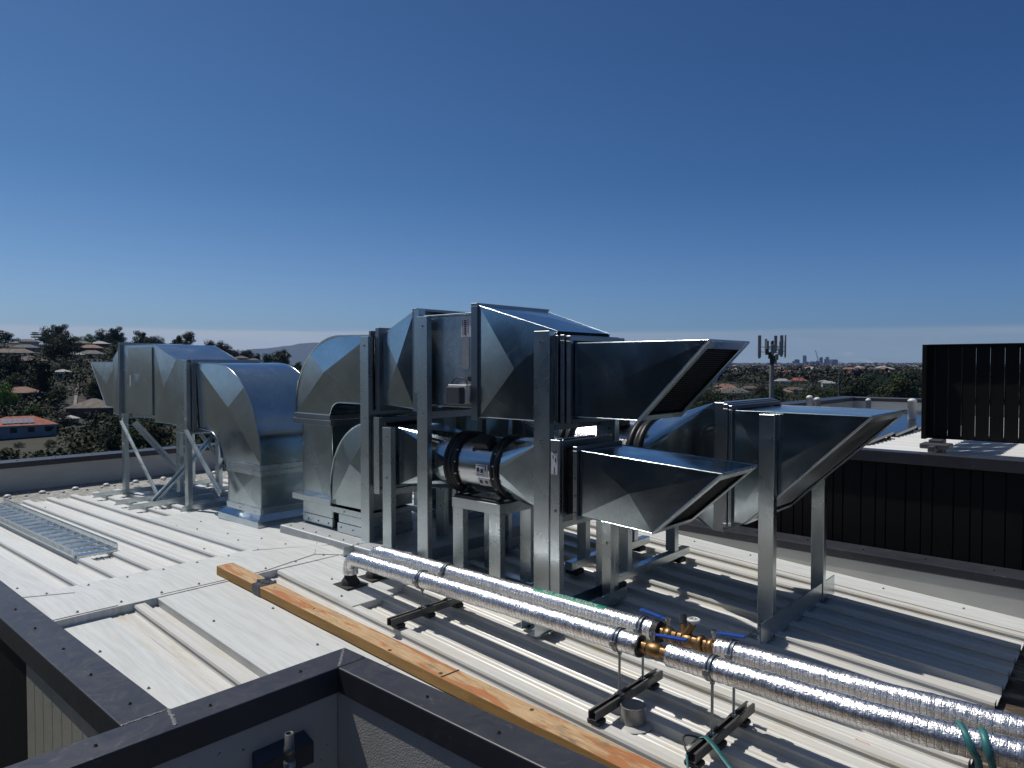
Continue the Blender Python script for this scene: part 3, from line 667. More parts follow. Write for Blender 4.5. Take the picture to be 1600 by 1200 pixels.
# ------------------------------------------------------------------ DUCT C: lower front run with the round fan
Cd = thing('duct_run', 'lower front galvanised duct run with a dark round fan in its middle', 'duct', (-4.7, 3.57, .085), 'rooftop exhaust ducts')
y0, y1 = 3.36, 3.80
m = MB(); zring(m, .088, .165, -4.895, -4.52, y0, y1, .012); zring(m, .170, .235, -4.89, -4.52, y0, y1, .006)
bolts(m, [(-4.86, 3.348, .13), (-4.7, 3.348, .13), (-4.55, 3.348, .13)], .008); m.build('duct_flange', 'steel', Cd, .002)
m = MB(); zring(m, .24, .285, -4.985, -4.515, y0, y1, .010); bolts(m, [(-4.82, 3.350, .262)], .009); m.build('duct_flange', 'steel', Cd, .002)
m = MB(); riser(m, -4.90, -4.515, y0 + .003, y1 - .003, .088, .26, 0); m.build('riser', 'duct2', Cd)
outer = [(-4.42, 1.005), (-4.46, 1.003)] + arc(-4.46, .46, .558, .543, 90, 0, 18)[::1]
outer = [(-4.42, 1.003), (-4.47, 1.002)] + arc(-4.47, .44, .55, .562, 88, 180 - 0, 18)
outer = [(-4.42, 1.003)] + arc(-4.46, .45, .558, .553, 90, 180, 18) + [(-5.005, .305)]
inner = [(-4.42, .56)] + arc(-4.42, .46, .085, .10, 92, 180, 10) + [(-4.512, .305)]
elbow('curved_elbow', outer, inner, y0, y1, (-4.72, .66), Cd, 'duct2', .014)
m = MB(); ring(m, -4.42, -4.395, (y0, y1, .555, 1.0), .03); ring(m, -4.335, -4.30, (y0, y1, .56, 1.02), .035); m.build('duct_flange', 'flange', Cd, .002)
m = MB(); sect(m, -4.40, (y0 + .01, y1 - .01, .57, .99), -4.33, (y0 + .01, y1 - .01, .57, .99), 0); m.build('flexible_connection', 'black', Cd)
YC, ZC, RC = 3.60, .752, .222
m = MB(); r = (y0, y1, .560, .985); m.box(-4.30, -4.14, y0, y1, r[2], r[3]); square_to_round(m, -4.14, r, -3.66, YC, ZC, .205); m.build('square_to_round', 'duct', Cd, 0)
m = MB(); m.lathe_x([(-3.67, .20), (-3.67, RC), (-3.645, RC), (-3.645, .212), (-3.625, .212), (-3.625, RC), (-3.60, RC), (-3.60, .205), (-3.585, .205), (-3.585, .222), (-3.565, .222), (-3.565, .20)], YC, ZC, 40); fr = m.build('fan_ring', 'fandark', Cd)
m = MB(); m.lathe_x([(-3.565, .198), (-3.225, .198)], YC, ZC, 40); fc = m.build('fan_casing', galv('fan_casing_zinc', (.50, .51, .52), .22, .05), Cd)
m = MB(); m.lathe_x([(-3.225, .20), (-3.225, RC), (-3.205, RC), (-3.205, .207), (-3.19, .207), (-3.19, RC), (-3.165, RC), (-3.165, .20)], YC, ZC, 40); m.build('fan_ring', 'fandark', Cd)
m = MB()
for xx in (-3.585, -3.215):
    for a in range(150, 260, 22): m.tube((xx, YC + .214 * math.cos(R(a)), ZC + .214 * math.sin(R(a))), (xx + .03, YC + .214 * math.cos(R(a)), ZC + .214 * math.sin(R(a))), .007, 6)
m.build('fan_bolts', 'chrome', Cd)
m = MB(); a = R(128); cy, cz = YC + .205 * math.cos(a), ZC + .205 * math.sin(a)
for (x0_, x1_, q) in ((-3.42, -3.28, .045),):
    t_ = Vector((0, -math.sin(a), math.cos(a))); n_ = Vector((0, math.cos(a), math.sin(a)))
    p = Vector((x0_, cy, cz)); m.bar(p + n_ * .02, Vector((x1_, cy, cz)) + n_ * .02, .10, .05, n_)
m.tube((-3.43, cy - .03, cz - .05), (-3.38, cy - .02, cz - .02), .016, 10); m.build('terminal_box', 'black', fc, .005)
m = MB()
def on_casing(x0, x1, a0, a1, rad, n=6):
    vs = [(x, YC + rad * math.cos(R(a0 + (a1 - a0) * k / n)), ZC + rad * math.sin(R(a0 + (a1 - a0) * k / n))) for k in range(n + 1) for x in (x0, x1)]
    m.add(vs, [(2 * k, 2 * k + 1, 2 * k + 3, 2 * k + 2) for k in range(n)], True)
on_casing(-3.37, -3.26, 172, 196, .1995); on_casing(-3.36, -3.255, 199, 216, .1995); m.build('fan_label', 'label', fc)
m = MB()
on_casing(-3.365, -3.29, 173.5, 175, .2002, 2); on_casing(-3.36, -3.335, 178, 186, .2002, 3); on_casing(-3.325, -3.30, 180, 188, .2002, 3); on_casing(-3.36, -3.30, 191, 192, .2002, 2); on_casing(-3.285, -3.275, 173, 184, .2002, 3)
on_casing(-3.35, -3.325, 203, 211, .2002, 3); on_casing(-3.30, -3.275, 203, 210, .2002, 3); m.build('label_print', 'ink', fc)
m = MB()
for xx in (-3.57, -3.19):
    m.add([(xx, 3.42, .545), (xx, 3.78, .545), (xx, 3.70, .60), (xx, 3.50, .60), (xx + .006, 3.42, .545), (xx + .006, 3.78, .545), (xx + .006, 3.70, .60), (xx + .006, 3.50, .60)], [(3, 2, 1, 0), (4, 5, 6, 7), (0, 1, 5, 4), (1, 2, 6, 5), (2, 3, 7, 6), (3, 0, 4, 7)])
m.box(-3.60, -3.17, 3.42, 3.47, .528, .546); m.box(-3.60, -3.17, 3.73, 3.78, .528, .546); m.build('fan_foot', 'fandark', fr, .002)
r = (y0, y1, .560, .965)
m = MB(); square_to_round(m, -2.785, r, -3.17, YC, ZC, .205); m.box(-2.785, -2.72, y0, y1, r[2], r[3]); m.build('square_to_round', 'duct', Cd)
m = MB(); ring(m, -2.72, -2.69, (y0, y1, .56, .96), .032); ring(m, -2.60, -2.565, (y0, y1, .555, .955), .042); ring(m, -2.505, -2.475, (y0, y1, .56, .948), .024)
bolts(m, [(-2.49, 3.337, z) for z in (.58, .68, .78, .86, .93)], .006); m.build('duct_flange', 'flange', Cd, .002)
m = MB(); sect(m, -2.70, (y0 + .008, y1 - .008, .565, .95), -2.48, (y0 + .008, y1 - .008, .565, .945), 0); m.build('flexible_connection', 'black', Cd)
cw = cowl(Cd, -2.475, (3.365, 3.79, .560, .945), -1.585, -1.985, 1)
# the front cowl sags a little towards its mouth
def droop(o, x0, s):
    for p in [o] + list(o.children):
        for v in p.data.vertices: v.co.z -= s * (v.co.x + Cd.location.x - x0)
droop(cw, -2.475, .052)
for p in cw.children: p.location = (0, 0, 0)

# ------------------------------------------------------------------ DUCT D: right-hand run behind
Dd = thing('duct_run', 'large galvanised duct run at the right with the longest slanted cowl', 'duct', (-4.75, 4.6, .085), 'rooftop exhaust ducts')
y0, y1 = 4.28, 5.04; YD, ZD, RD = 4.63, .775, .285
m = MB(); riser(m, -5.04, -4.46, y0, 4.95, .088, .40); m.build('riser', 'duct2', Dd)
m = MB(); zring(m, .089, .15, -5.04, -4.46, y0, 4.95, .014); zring(m, .385, .43, -5.04, -4.46, y0, 4.95, .016); m.build('duct_flange', 'steel', Dd, .002)
outer = [(-4.20, 1.15)] + arc(-4.30, .50, .745, .65, 90, 180, 14) + [(-5.045, .43)]
inner = [(-4.20, .57)] + arc(-4.36, .50, .10, .07, 90, 180, 8) + [(-4.46, .43)]
elbow('curved_elbow', outer, inner, y0, 4.95, (-4.68, .80), Dd, 'duct2', .012)
m = MB(); ring(m, -4.20, -4.14, (y0, 4.95, .57, 1.15), .03); m.build('duct_flange', 'flange', Dd, .002)
m = MB(); r = (y0, 4.95, .52, 1.10); m.box(-4.14, -3.95, y0, 4.95, .52, 1.10); square_to_round(m, -3.95, r, -3.42, YD, ZD, .26); m.build('square_to_round', 'duct', Dd)
m = MB(); m.lathe_x([(-3.43, .25), (-3.43, RD), (-3.39, RD), (-3.39, .268), (-3.36, .268), (-3.36, RD), (-3.32, RD), (-3.32, .25)], YD, ZD, 40); m.build('fan_ring', 'fandark', Dd)
m = MB(); m.lathe_x([(-3.32, .255), (-2.80, .255)], YD, ZD, 40); fc = m.build('fan_casing', 'foil', Dd)
m = MB(); m.lathe_x([(-2.80, .25), (-2.80, RD), (-2.76, RD), (-2.76, .272), (-2.72, .272), (-2.72, RD), (-2.68, RD), (-2.68, .25)], YD, ZD, 40); m.build('fan_ring', 'fandark', Dd)
m = MB(); m.box(-3.0, -2.86, 4.40, 4.52, 1.0, 1.06); m.build('terminal_box', 'black', fc, .005)
m = MB(); r = (y0, 5.12, .377, 1.208); square_to_round(m, -2.075, r, -2.68, YD, ZD, .27, 12); m.build('square_to_round', 'duct', Dd)
m = MB(); m.box(-2.075, -2.01, y0, 5.12, .377, 1.208); ring(m, -2.00, -1.975, (y0, 5.06, .44, 1.175), .028); ring(m, -1.968, -1.945, (y0, 5.04, .445, 1.168), .026)
bolts(m, [(-1.985, 4.252, z) for z in (.47, .6, .75, .9, 1.05, 1.15)], .006); m.build('duct_flange', 'flange', Dd, .002)
cowl(Dd, -1.945, (y0, y1, .452, 1.160), -1.135, -1.865, 1, False)

# ------------------------------------------------------------------ SUPPORTS
SF = 'galvanised duct support frames'
def frame(label, posts, rails, braces=(), loc=None, bars=()):
    t = thing('support_frame', label, 'support frame', loc, SF)
    for p in posts:
        m = MB(); cpost(m, *p[:6], *(p[6:] or ())); po = m.build('post', 'steel', t, .0015)
        if p[2] < 4:
            xm = (p[0] + p[1]) / 2
            for zz in (p[4] - .07, p[3] + (p[4] - p[3]) * .62): m = MB(); m.tube((xm, p[2] - .0005, zz), (xm, p[2] - .004, zz), .012, 12); m.tube((xm, p[2] - .004, zz), (xm, p[2] - .012, zz), .0075, 6); m.build('bolt', 'chrome', po)
        m = MB(); m.box(p[0] - .018, p[1] + .018, p[2] - .025, p[2] + .075, p[3] + .0006, p[3] + .0072); m.build('base_plate', 'flange', po, .001)
    for a, b, w_ in rails: m = MB(); m.angle(a, b, w_, .006, (0, 0, 1), 1); m.build('base_rail', 'steel', t)
    for a, b, w_, h_ in bars: m = MB(); m.bar(a, b, w_, h_); m.build('cross_bar', 'steel', t, .002)
    for a, b, w_, up in braces: m = MB(); m.bar(a, b, w_, .005, up); q = Vector(up) * .012; m.bar(Vector(a) + q, Vector(b) + q, .005, .022, up); m.build('brace', 'steel', t)
    return t
h = lambda x: zroof(x) + .040
# duct A frames
def rail(x, ya, yb): return ((x, ya, h(x)), (x, yb, h(x)), .05)
frame('leftmost braced support frame below the box of the far left duct',
      [(-8.92, -8.84, 3.13, h(-8.9), .88), (-8.92, -8.84, 3.90, h(-8.9), .88)], [rail(-8.86, 2.80, 4.3)],
      [((-8.9, 3.12, .80), (-7.80, 3.12, h(-7.8) + .02), .06, (0, -1, 0)), ((-8.78, 3.22, .78), (-8.97, 3.92, -.01), .075, (1, -.25, .1)), ((-8.85, 3.965, .66), (-7.80, 3.965, .11), .07, (0, -1, 0))], (-8.88, 3.5, h(-8.9)))
frame('second support frame from the left with crossing braces under the far left duct',
      [(-8.20, -8.12, 3.45, h(-8.16), .84), (-8.20, -8.12, 3.90, h(-8.16), .84)], [rail(-8.14, 2.78, 4.3), rail(-7.72, 2.76, 4.35)],
      [((-7.78, 3.03, h(-7.8) + .03), (-8.23, 3.93, .64), .075, (1, .43, .1))], (-8.1, 3.5, h(-8.1)))
frame('support frame beside the throat of the far left curved elbow',
      [(-7.235, -7.165, 3.125, h(-7.2), 1.47), (-7.235, -7.165, 3.93, h(-7.2), .84), (-7.10, -7.0, 3.93, h(-7.05), .80), (-6.66, -6.60, 3.93, h(-6.6), .60)], [rail(-7.18, 3.06, 4.4)],
      [((-7.18, 3.116, .80), (-6.45, 3.116, .24), .075, (0, -1, 0)), ((-6.62, 3.97, .80), (-7.0, 3.97, h(-7) + .1), .04, (0, -1, 0))], (-7.2, 3.5, h(-7.2)))
# duct B and C frames
def two(label, x0, x1, yn, ztop, yr, zt2, extra=(), depth=.045, hang=None):
    zb = h(x0)
    return frame(label, [(x0, x1, yn, zb, ztop, depth), (x0, x1, yr, zb, zt2, depth)] + list(extra),
                 [(((x0 + x1) / 2, yn - .22, zb - .002), ((x0 + x1) / 2, yr + .2, zb - .002), .07)], (), ((x0 + x1) / 2, yn, zb),
                 [(((x0 + x1) / 2, yn + .05, zt2 - .03), ((x0 + x1) / 2, yr, zt2 - .03), .04, .05)])
two('tall support post pair at the mouth of the upper curved elbow', -4.53, -4.425, 3.305, 1.665, 4.18, 1.10)
two('short support post pair at the mouth of the lower curved elbow', -4.245, -4.145, 3.295, .985, 3.83, .53)
two('tall support post pair left of the speckled upper fan box', -3.885, -3.775, 3.325, 1.792, 4.18, 1.12)
two('tall support post pair with rounded top beside the upper slanted cowl', -2.795, -2.675, 3.325, 1.655, 3.99, 1.10, [(-2.69, -2.60, 3.925, h(-2.66), 1.10, .05)], .05)
two('support post pair with a paper tag left of the lower slanted cowl', -2.635, -2.567, 3.29, 1.005, 3.83, .53)
for o_, (x0, x1, y, z0, z1) in zip([0, 1, 2], ((-4.375, -4.31, 3.318, .47, 1.055), (-3.955, -3.905, 3.365, 1.245, 1.85), (-2.628, -2.58, 3.2865, .80, .93))):
    if o_ == 2:
        t = [x for x in COL.objects if x.get('label', '').startswith('support post pair with a paper tag')][0]
        m = MB(); m.box(x0, x1, y + .0008, y + .0025, z0, z1); m.build('paper_tag', 'label', t)
        m = MB(); m.box(-2.606, -2.602, y - .0006, y + .0007, .805, .845); m.box(-2.615, -2.611, y - .0006, y + .0007, .895, .915); m.box(-2.598, -2.592, y - .0006, y + .0007, .875, .90); m.build('tag_print', 'ink', t)
    else:
        P = Cd if o_ == 0 else Bd
        m = MB(); m.bar(((x0 + x1) / 2, y, z0), ((x0 + x1) / 2, y, z1), x1 - x0, .006, (0, -1, 0)); m.box(x1 - .005, x1, y + .004, y + .06, z0, z1)
        bolts(m, [((x0 + x1) / 2, y - .003, z0 + (z1 - z0) * q) for q in (.42, .8)], .008); m.build('flange_strap', 'steel', P)
# the small stand under the round fan
t = thing('fan_stand', 'four-legged galvanised stand carrying the dark round fan', 'stand', (-3.43, 3.6, zr(-3.43)))
m = MB()
m.box(-3.62, -3.16, 3.415, 3.475, .455, .527); m.box(-3.62, -3.16, 3.73, 3.79, .455, .527); m.box(-3.62, -3.56, 3.476, 3.729, .455, .526); m.box(-3.22, -3.16, 3.476, 3.729, .455, .526); m.build('top_frame', 'steel', t, .002)
for x0, y in ((-3.615, 3.42), (-3.265, 3.42), (-3.615, 3.735), (-3.265, 3.735)): m = MB(); cpost(m, x0, x0 + .10, y, h(x0) - .002, .455, .05); m.build('leg', 'steel', t, .0015)
for y in (3.445, 3.76): m = MB(); m.bar((-3.75, y, h(-3.75) - .012), (-3.05, y, h(-3.05) - .012), .07, .024); m.build('foot_rail', 'steel', t, .002)
# two-legged goal-post stands under duct D's fan, on rubber feet
def goalpost(label, x):
    z = zr(x); t = thing('duct_stand', label, 'stand', (x, 4.6, z + .04), SF)
    m = MB(); m.box(x - .032, x + .032, 4.08, 5.16, z + .075, z + .135); m.build('base_rail', 'steel', t, .003)
    for y in (4.25, 4.92): m = MB(); cpost(m, x - .05, x + .03, y, z + .135, .50, .06); m.build('leg', 'steel', t, .0015)
    m = MB(); m.box(x - .03, x + .03, 4.2, 5.02, .501, .53); m.build('cross_bar', 'steel', t, .002)
    for y in (4.16, 5.02): m = MB(); m.box(x - .05, x + .05, y - .05, y + .05, z + .038, z + .0745); m.build('rubber_foot', 'black', t, .006)
goalpost('low stand with a square base rail nearest the lower slanted cowl', -2.735)
goalpost('low stand with a square base rail further left under the foil-wrapped fan', -3.10)
frame('tall support frame holding up the large slanted cowl at the right',
      [(-1.748, -1.655, 4.205, h(-1.7) - .02, 1.150, .055), (-1.72, -1.635, 5.045, h(-1.7) - .02, .98, .055)],
      [((-1.705, 4.00, h(-1.7) - .025), (-1.705, 5.30, h(-1.7) - .025), .13)], (), (-1.7, 4.6, h(-1.7)))

# unseen dark block behind the camera, added to darken the duct reflections
t = thing('massing_volume', 'tall unseen dark block added behind the camera to darken duct reflections', 'building', (-3, -5.5, -13))
m = MB(); x = -11.5; kk = 0
while x < 7: wd = (.105, .075, .135)[kk % 3]; kk += 1; m.box(x, x + wd - .009, -4.23, -4.2, -4, 3.2); x += wd
m.box(-11.5, 7, -7, -4.22, -13, 3.2); m.build('wall_cladding', M('charcoal_added_block', (.055, .055, .056), (.07, .07, .07), 3, .6), t)
m = MB(); m.box(-11.55, 7.05, -7.05, -4.15, 3.201, 3.3); m.build('roof_capping', 'coping', t)

# ================================================================== INSULATED PIPES
ZP, RP = .165, .0515
def lagging(mb, pts, r, seed, n=26, step=.0125):
    """foil-faced insulation: rings every inch or so, dented and crinkled"""
    rg = random.Random(seed); P = []
    for a, b in zip(pts, pts[1:]):
        a = Vector(a); b = Vector(b); k = max(1, int((b - a).length / step))
        P += [a.lerp(b, i / k) for i in range(k)]
    P.append(Vector(pts[-1])); rings = []
    for i, p in enumerate(P):
        d = (P[min(i + 1, len(P) - 1)] - P[max(i - 1, 0)]).normalized()
        s = Vector((0, 1, 0)); b = d.cross(s).normalized()
        q = r * (1 + .010 * math.sin(p.x * 9 + seed) - (.022 if i % 3 == 0 else 0) + rg.uniform(-.006, .006))
        ring_ = []
        for k in range(n):
            a = 2 * math.pi * k / n
            e = 1 + .030 * noise.noise(Vector((p.x * 30 + seed, math.cos(a) * 2.2, math.sin(a) * 2.2 + p.z * 30))) + .035 * noise.noise(Vector((p.x * 9 + seed * 3, math.cos(a) * 1.1, math.sin(a) * 1.1))) if True else 1 + .030 * noise.noise(Vector((p.x * 30 + seed, math.cos(a) * 2.2, math.sin(a) * 2.2 + p.z * 30)))
            ring_.append(p + (s * math.cos(a) + b * math.sin(a)) * q * e)
        rings.append(ring_)
    vs = [v for rr in rings for v in rr]
    mb.add(vs, [(i * n + k, i * n + (k + 1) % n, (i + 1) * n + (k + 1) % n, (i + 1) * n + k) for i in range(len(P) - 1) for k in range(n)], True)
    mb.add(rings[0], [tuple(range(n - 1, -1, -1))]); mb.add(rings[-1], [tuple(range(n))])
def bend(x, y, zb):
    pts = [(x, y, zb), (x, y, ZP - .075)]
    pts += [(x + .075 * (1 - math.cos(R(a))), y, ZP - .075 + .075 * math.sin(R(a))) for a in range(15, 91, 15)]
    return pts
def ragged(mb, x, y, s):
    rg = random.Random(int(x * 1000)); n = 22
    vs = [(x + rg.uniform(-.004, .008) * s, y + RP * .99 * (1 + rg.uniform(-.05, .04)) * math.cos(2 * math.pi * k / n), ZP + RP * .99 * (1 + rg.uniform(-.05, .05)) * math.sin(2 * math.pi * k / n)) for k in range(n)]
    vs += [(p[0] - .03 * s, p[1], p[2]) for p in vs]
    mb.add(vs, [(k, (k + 1) % n, n + (k + 1) % n, n + k) for k in range(n)] + [tuple(range(n))])
def hexx(mb, x0, x1, y, r): mb.tube((x0, y, ZP), (x1, y, ZP), r, 6)
def lever(parent, x, y, L, sgn, zoff=.0):
    m = MB(); m.tube((x, y, ZP + .02), (x, y, ZP + .062), .011, 10); m.tube((x, y, ZP + .062), (x, y, ZP + .076), .015, 6); v = m.build('valve_stem', 'chrome', parent)
    m = MB(); m.bar((x - .012 * sgn, y, ZP + .069), (x + .04 * sgn, y, ZP + .070), .022, .005); m.bar((x + .035 * sgn, y, ZP + .070), (x + L * sgn, y, ZP + .082), .026, .010); m.build('lever_handle', 'blue', parent, .003, 2)
def ballvalve(mb, x0, x1, y):
    L = x1 - x0
    hexx(mb, x0, x0 + L * .22, y, .031); mb.lathe_x([(x0 + L * .2, .024), (x0 + L * .32, .033), (x0 + L * .5, .036), (x0 + L * .68, .033), (x0 + L * .78, .024)], y, ZP, 20); hexx(mb, x0 + L * .76, x1, y, .030)
def pipe_boot(parent, x, y, zb):
    m = MB(); m.box(x - .085, x + .085, y - .085, y + .085, zb + .001, zb + .008); m.lathe_z([(.066, zb + .008), (.060, zb + .03), (.045, zb + .05), (.040, zb + .07)], x, y, 8); m.build('rubber_boot', 'black', parent, .002)

Y1, Y2 = 2.785, 2.992
t = thing('insulated_pipe', 'front foil-wrapped pipe with a single brass valve and bent riser', 'pipe', (-3.93, Y1, zr(-3.9) + .046), 'foil-insulated roof pipes')
zb = zr(-3.93) + .046
m = MB(); lagging(m, bend(-3.935, Y1, zb + .075) + [(-1.705, Y1, ZP)], RP, 1); m.build('foil_lagging', 'foil', t)
m = MB(); lagging(m, [(-1.555, Y1, ZP), (-.75, Y1, ZP), (-.52, Y1 + .018, ZP), (-.28, Y1 + .045, ZP), (.75, Y1 + .16, ZP)], RP, 5); m.build('foil_lagging', 'foil', t)
pipe_boot(t, -3.935, Y1, zb)
m = MB(); ragged(m, -1.70, Y1, 1); m.build('lagging_end', 'black', t)
m = MB(); m.tube((-1.75, Y1, ZP), (-1.5, Y1, ZP), .020, 14); ballvalve(m, -1.695, -1.56, Y1); m.build('valve_body', 'brass', t, .002)
lever(t, -1.645, Y1 + .01, .17, 1)
t2 = thing('insulated_pipe', 'rear foil-wrapped pipe with green lettered tape, two valves and a handwheel', 'pipe', (-3.95, Y2, zr(-3.9) + .046), 'foil-insulated roof pipes')
m = MB(); lagging(m, bend(-3.95, Y2, zb + .075) + [(-1.725, Y2, ZP)], RP * .96, 9); m.build('foil_lagging', 'foil', t2)
m = MB(); lagging(m, [(-1.425, Y2, ZP), (-.75, Y2 + .008, ZP), (-.30, Y2 + .038, ZP), (.75, Y2 + .14, ZP)], RP * .96, 13); m.build('foil_lagging', 'foil', t2)
pipe_boot(t2, -3.95, Y2, zb)
m = MB(); ragged(m, -1.722, Y2, 1); m.build('lagging_end', 'black', t2)
m = MB(); m.tube((-1.75, Y2, ZP), (-1.40, Y2, ZP), .019, 14); ballvalve(m, -1.715, -1.63, Y2)
hexx(m, -1.62, -1.60, Y2, .033); m.lathe_x([(-1.60, .024), (-1.585, .031), (-1.56, .031), (-1.545, .024)], Y2, ZP, 18)
m.tube((-1.585, Y2, ZP + .02), (-1.555, Y2 + .012, ZP + .075), .018, 12); m.tube((-1.60, Y2 + .01, ZP + .02), (-1.615, Y2 + .03, ZP + .06), .017, 12)
hexx(m, -1.545, -1.52, Y2, .030); m.lathe_x([(-1.52, .036), (-1.512, .040), (-1.50, .040), (-1.494, .034)], Y2, ZP, 22); ballvalve(m, -1.49, -1.425, Y2); m.build('valve_body', 'brass', t2, .002)
m = MB(); m.tube((-1.615, Y2 + .03, ZP + .06), (-1.625, Y2 + .042, ZP + .098), .019, 14); m.build('actuator_cap', 'grey_plastic', t2, .003)
m = MB(); m.tube((-1.555, Y2 + .012, ZP + .075), (-1.552, Y2 + .014, ZP + .098), .010, 10)
m.lathe_z([(.024, ZP + .088), (.031, ZP + .092), (.031, ZP + .100), (.024, ZP + .104), (.021, ZP + .100), (.021, ZP + .094), (.024, ZP + .088)], -1.552, Y2 + .014, 24)
for a in (20, 110, 200, 290): m.bar((-1.552, Y2 + .014, ZP + .097), (-1.552 + .023 * math.cos(R(a)), Y2 + .014 + .023 * math.sin(R(a)), ZP + .097), .006, .005)
m.build('handwheel', 'white_plastic', t2)
lever(t2, -1.685, Y2 + .01, .15, -1); lever(t2, -1.45, Y2 + .01, .15, 1)
# green identification tape with its lettering, wrapped on the crown of the rear pipe
tape = MB(); a0, a1, n = 74, 124, 8; rt = RP * .96 * 1.035
def crown(x, a, r): return (x, Y2 + r * math.cos(R(a)), ZP + r * math.sin(R(a)))
vs = [crown(x, a0 + (a1 - a0) * k / n, rt) for x in (-2.50, -2.03) for k in range(n + 1)]
tape.add(vs, [(k + 1, k, n + 1 + k, n + 2 + k) for k in range(n)], True)
tp = tape.build('identification_tape', 'tape_green', t2)
fc_ = bpy.data.curves.new('lettering', 'FONT'); fc_.body = 'HOT WATER RETURN'; fc_.size = .034; fc_.align_x = 'CENTER'; fc_.align_y = 'CENTER'; fc_.space_character = 1.12
fo = bpy.data.objects.new('lettering', fc_); COL.objects.link(fo)
dg = bpy.context.evaluated_depsgraph_get(); me = bpy.data.meshes.new_from_object(fo.evaluated_get(dg)); bpy.data.objects.remove(fo)
for v in me.vertices:
    aa = 101 - math.degrees(v.co.y / rt)
    v.co = Vector(crown(-2.265 + v.co.x, aa, rt + .0012)) - t2.location
me.materials.clear(); me.materials.append(G['white_plastic'])
fo = bpy.data.objects.new('tape_lettering', me); COL.objects.link(fo); fo.parent = tp

# channel supports
def pipe_support(label, x, ya, yb, rods, feet):
    t = thing('pipe_support', label, 'pipe support', (x, (ya + yb) / 2, zr(x) + .04), 'pipe supports on the roof ribs')
    z = zr(x) + .062
    m = MB(); m.box(x - .021, x + .021, ya, yb, z, z + .003); m.box(x - .021, x - .0175, ya, yb, z + .0031, z + .040); m.box(x + .0175, x + .021, ya, yb, z + .0031, z + .040)
    m.box(x - .0174, x - .010, ya, yb, z + .037, z + .0402); m.box(x + .010, x + .0174, ya, yb, z + .037, z + .0402); m.build('strut_channel', 'strut', t)
    for y in feet: m = MB(); m.box(x - .035, x + .035, y - .03, y + .03, z - .024, z - .0005); m.build('rubber_foot', 'black', t, .006)
    for y in rods:
        m = MB(); m.tube((x, y, z + .01), (x, y, ZP - RP - .012), .0062, 10); m.build('threaded_rod', 'rod', t)
        m = MB(); m.box(x - .018, x + .018, y - .018, y + .018, z + .0405, z + .046); m.tube((x, y, z + .046), (x, y, z + .056), .011, 6); m.build('fixing_nut', 'chrome', t)
    for y in rods:
        rr = RP * 1.035; m = MB()
        m.lathe_x([(x - .013, rr), (x - .013, rr + .004), (x - .004, rr + .004), (x - .004, rr), (x + .004, rr), (x + .004, rr + .004), (x + .013, rr + .004), (x + .013, rr)], y, ZP, 28)
        for s in (-1,): m.box(x - .012, x + .012, y + s * (rr + .002) - .014, y + s * (rr + .002), ZP - .012, ZP + .010)
        m.tube((x, y, ZP - RP - .016), (x, y, ZP - RP + .0), .011, 8); m.build('pipe_clamp', 'rod', t)
    return t
pipe_support('strut channel support with rubber feet nearest the bent pipe risers', -3.21, 2.535, 3.12, (Y1, Y2), (2.60, 2.835, 3.07))
pipe_support('strut channel support beside the round grey roof spigot', -1.815, 2.565, 3.15, (Y1, Y2), (2.60, 2.835, 3.07))
pipe_support('strut channel support with a green strap hooked over it, at lower right', -1.35, 2.60, 3.18, (Y1, Y2 + .006), (2.63, 2.835, 3.08))

# ------------------------------------------------------------------ loose things on the roof
t = thing('timber_plank', 'long weathered orange-stained timber plank lying along the roof', 'plank', (-3, 2.3, zr(-3) + .05))
def tl(x, v, hh):                       # local frame of the plank: along the fall, slightly skewed
    return (x, 2.216 + (x + 4.66) * .026 + v * .118, zr(x) + .052 + hh )
m = MB(); st = [-4.66 + .17 * k for k in range(25)]; rg = random.Random(4)
vs = []
for x in st:
    for v, hh in ((0, 0), (1, 0), (1, .058), (0, .058)):
        p = tl(x, v, hh); vs.append((p[0], p[1] + rg.uniform(-.0015, .0015), p[2] + rg.uniform(-.0012, .0012)))
n = len(st)
m.add(vs, [(4 * i + k, 4 * i + (k + 1) % 4, 4 * i + 4 + (k + 1) % 4, 4 * i + 4 + k) for i in range(n - 1) for k in range(4)] + [(3, 2, 1, 0), (4 * n - 4, 4 * n - 3, 4 * n - 2, 4 * n - 1)])
pk = m.build('plank_body', 'timber', t, .004, 2)
m = MB(); a, b, c, d = (tl(-2.485, 0, .0592), tl(-2.46, 0, .0592), tl(-2.46, 1, .0592), tl(-2.485, 1, .0592)); m.bar(tl(-2.49, .02, .0588), tl(-2.485, .99, .0588), .008, .002)
for x, v in ((-2.52, .25), (-2.88, .12), (-4.05, .55), (-3.6, .4), (-2.0, .7)): m.tube(tl(x, v, .0575), tl(x, v, .0592), .010 if x > -3 else .005, 10)
m.build('saw_cut', M('knot_dark', (.05, .03, .015), (.03, .02, .01), 30, .8), t)
m = MB()
for x0, x1 in ((-4.20, -4.115),):
    q = [tl(x0, -.02, -.001), tl(x0, -.02, .0605), tl(x0, 1.02, .0605), tl(x0, 1.02, -.001)]; q2 = [tl(x1, -.02, -.001), tl(x1, -.02, .0605), tl(x1, 1.02, .0605), tl(x1, 1.02, -.001)]
    m.add(q + q2, [(0, 4, 5, 1), (1, 5, 6, 2), (2, 6, 7, 3)])
    for k in range(7): x = x0 + rg.uniform(.0, .08); m.bar(tl(x, .35 + .1 * k, .062), tl(x + rg.uniform(-.03, .03), .42 + .1 * k, .066 + rg.uniform(0, .012)), .03, .003)
m.build('tape_wrap', 'tape_grey', t)

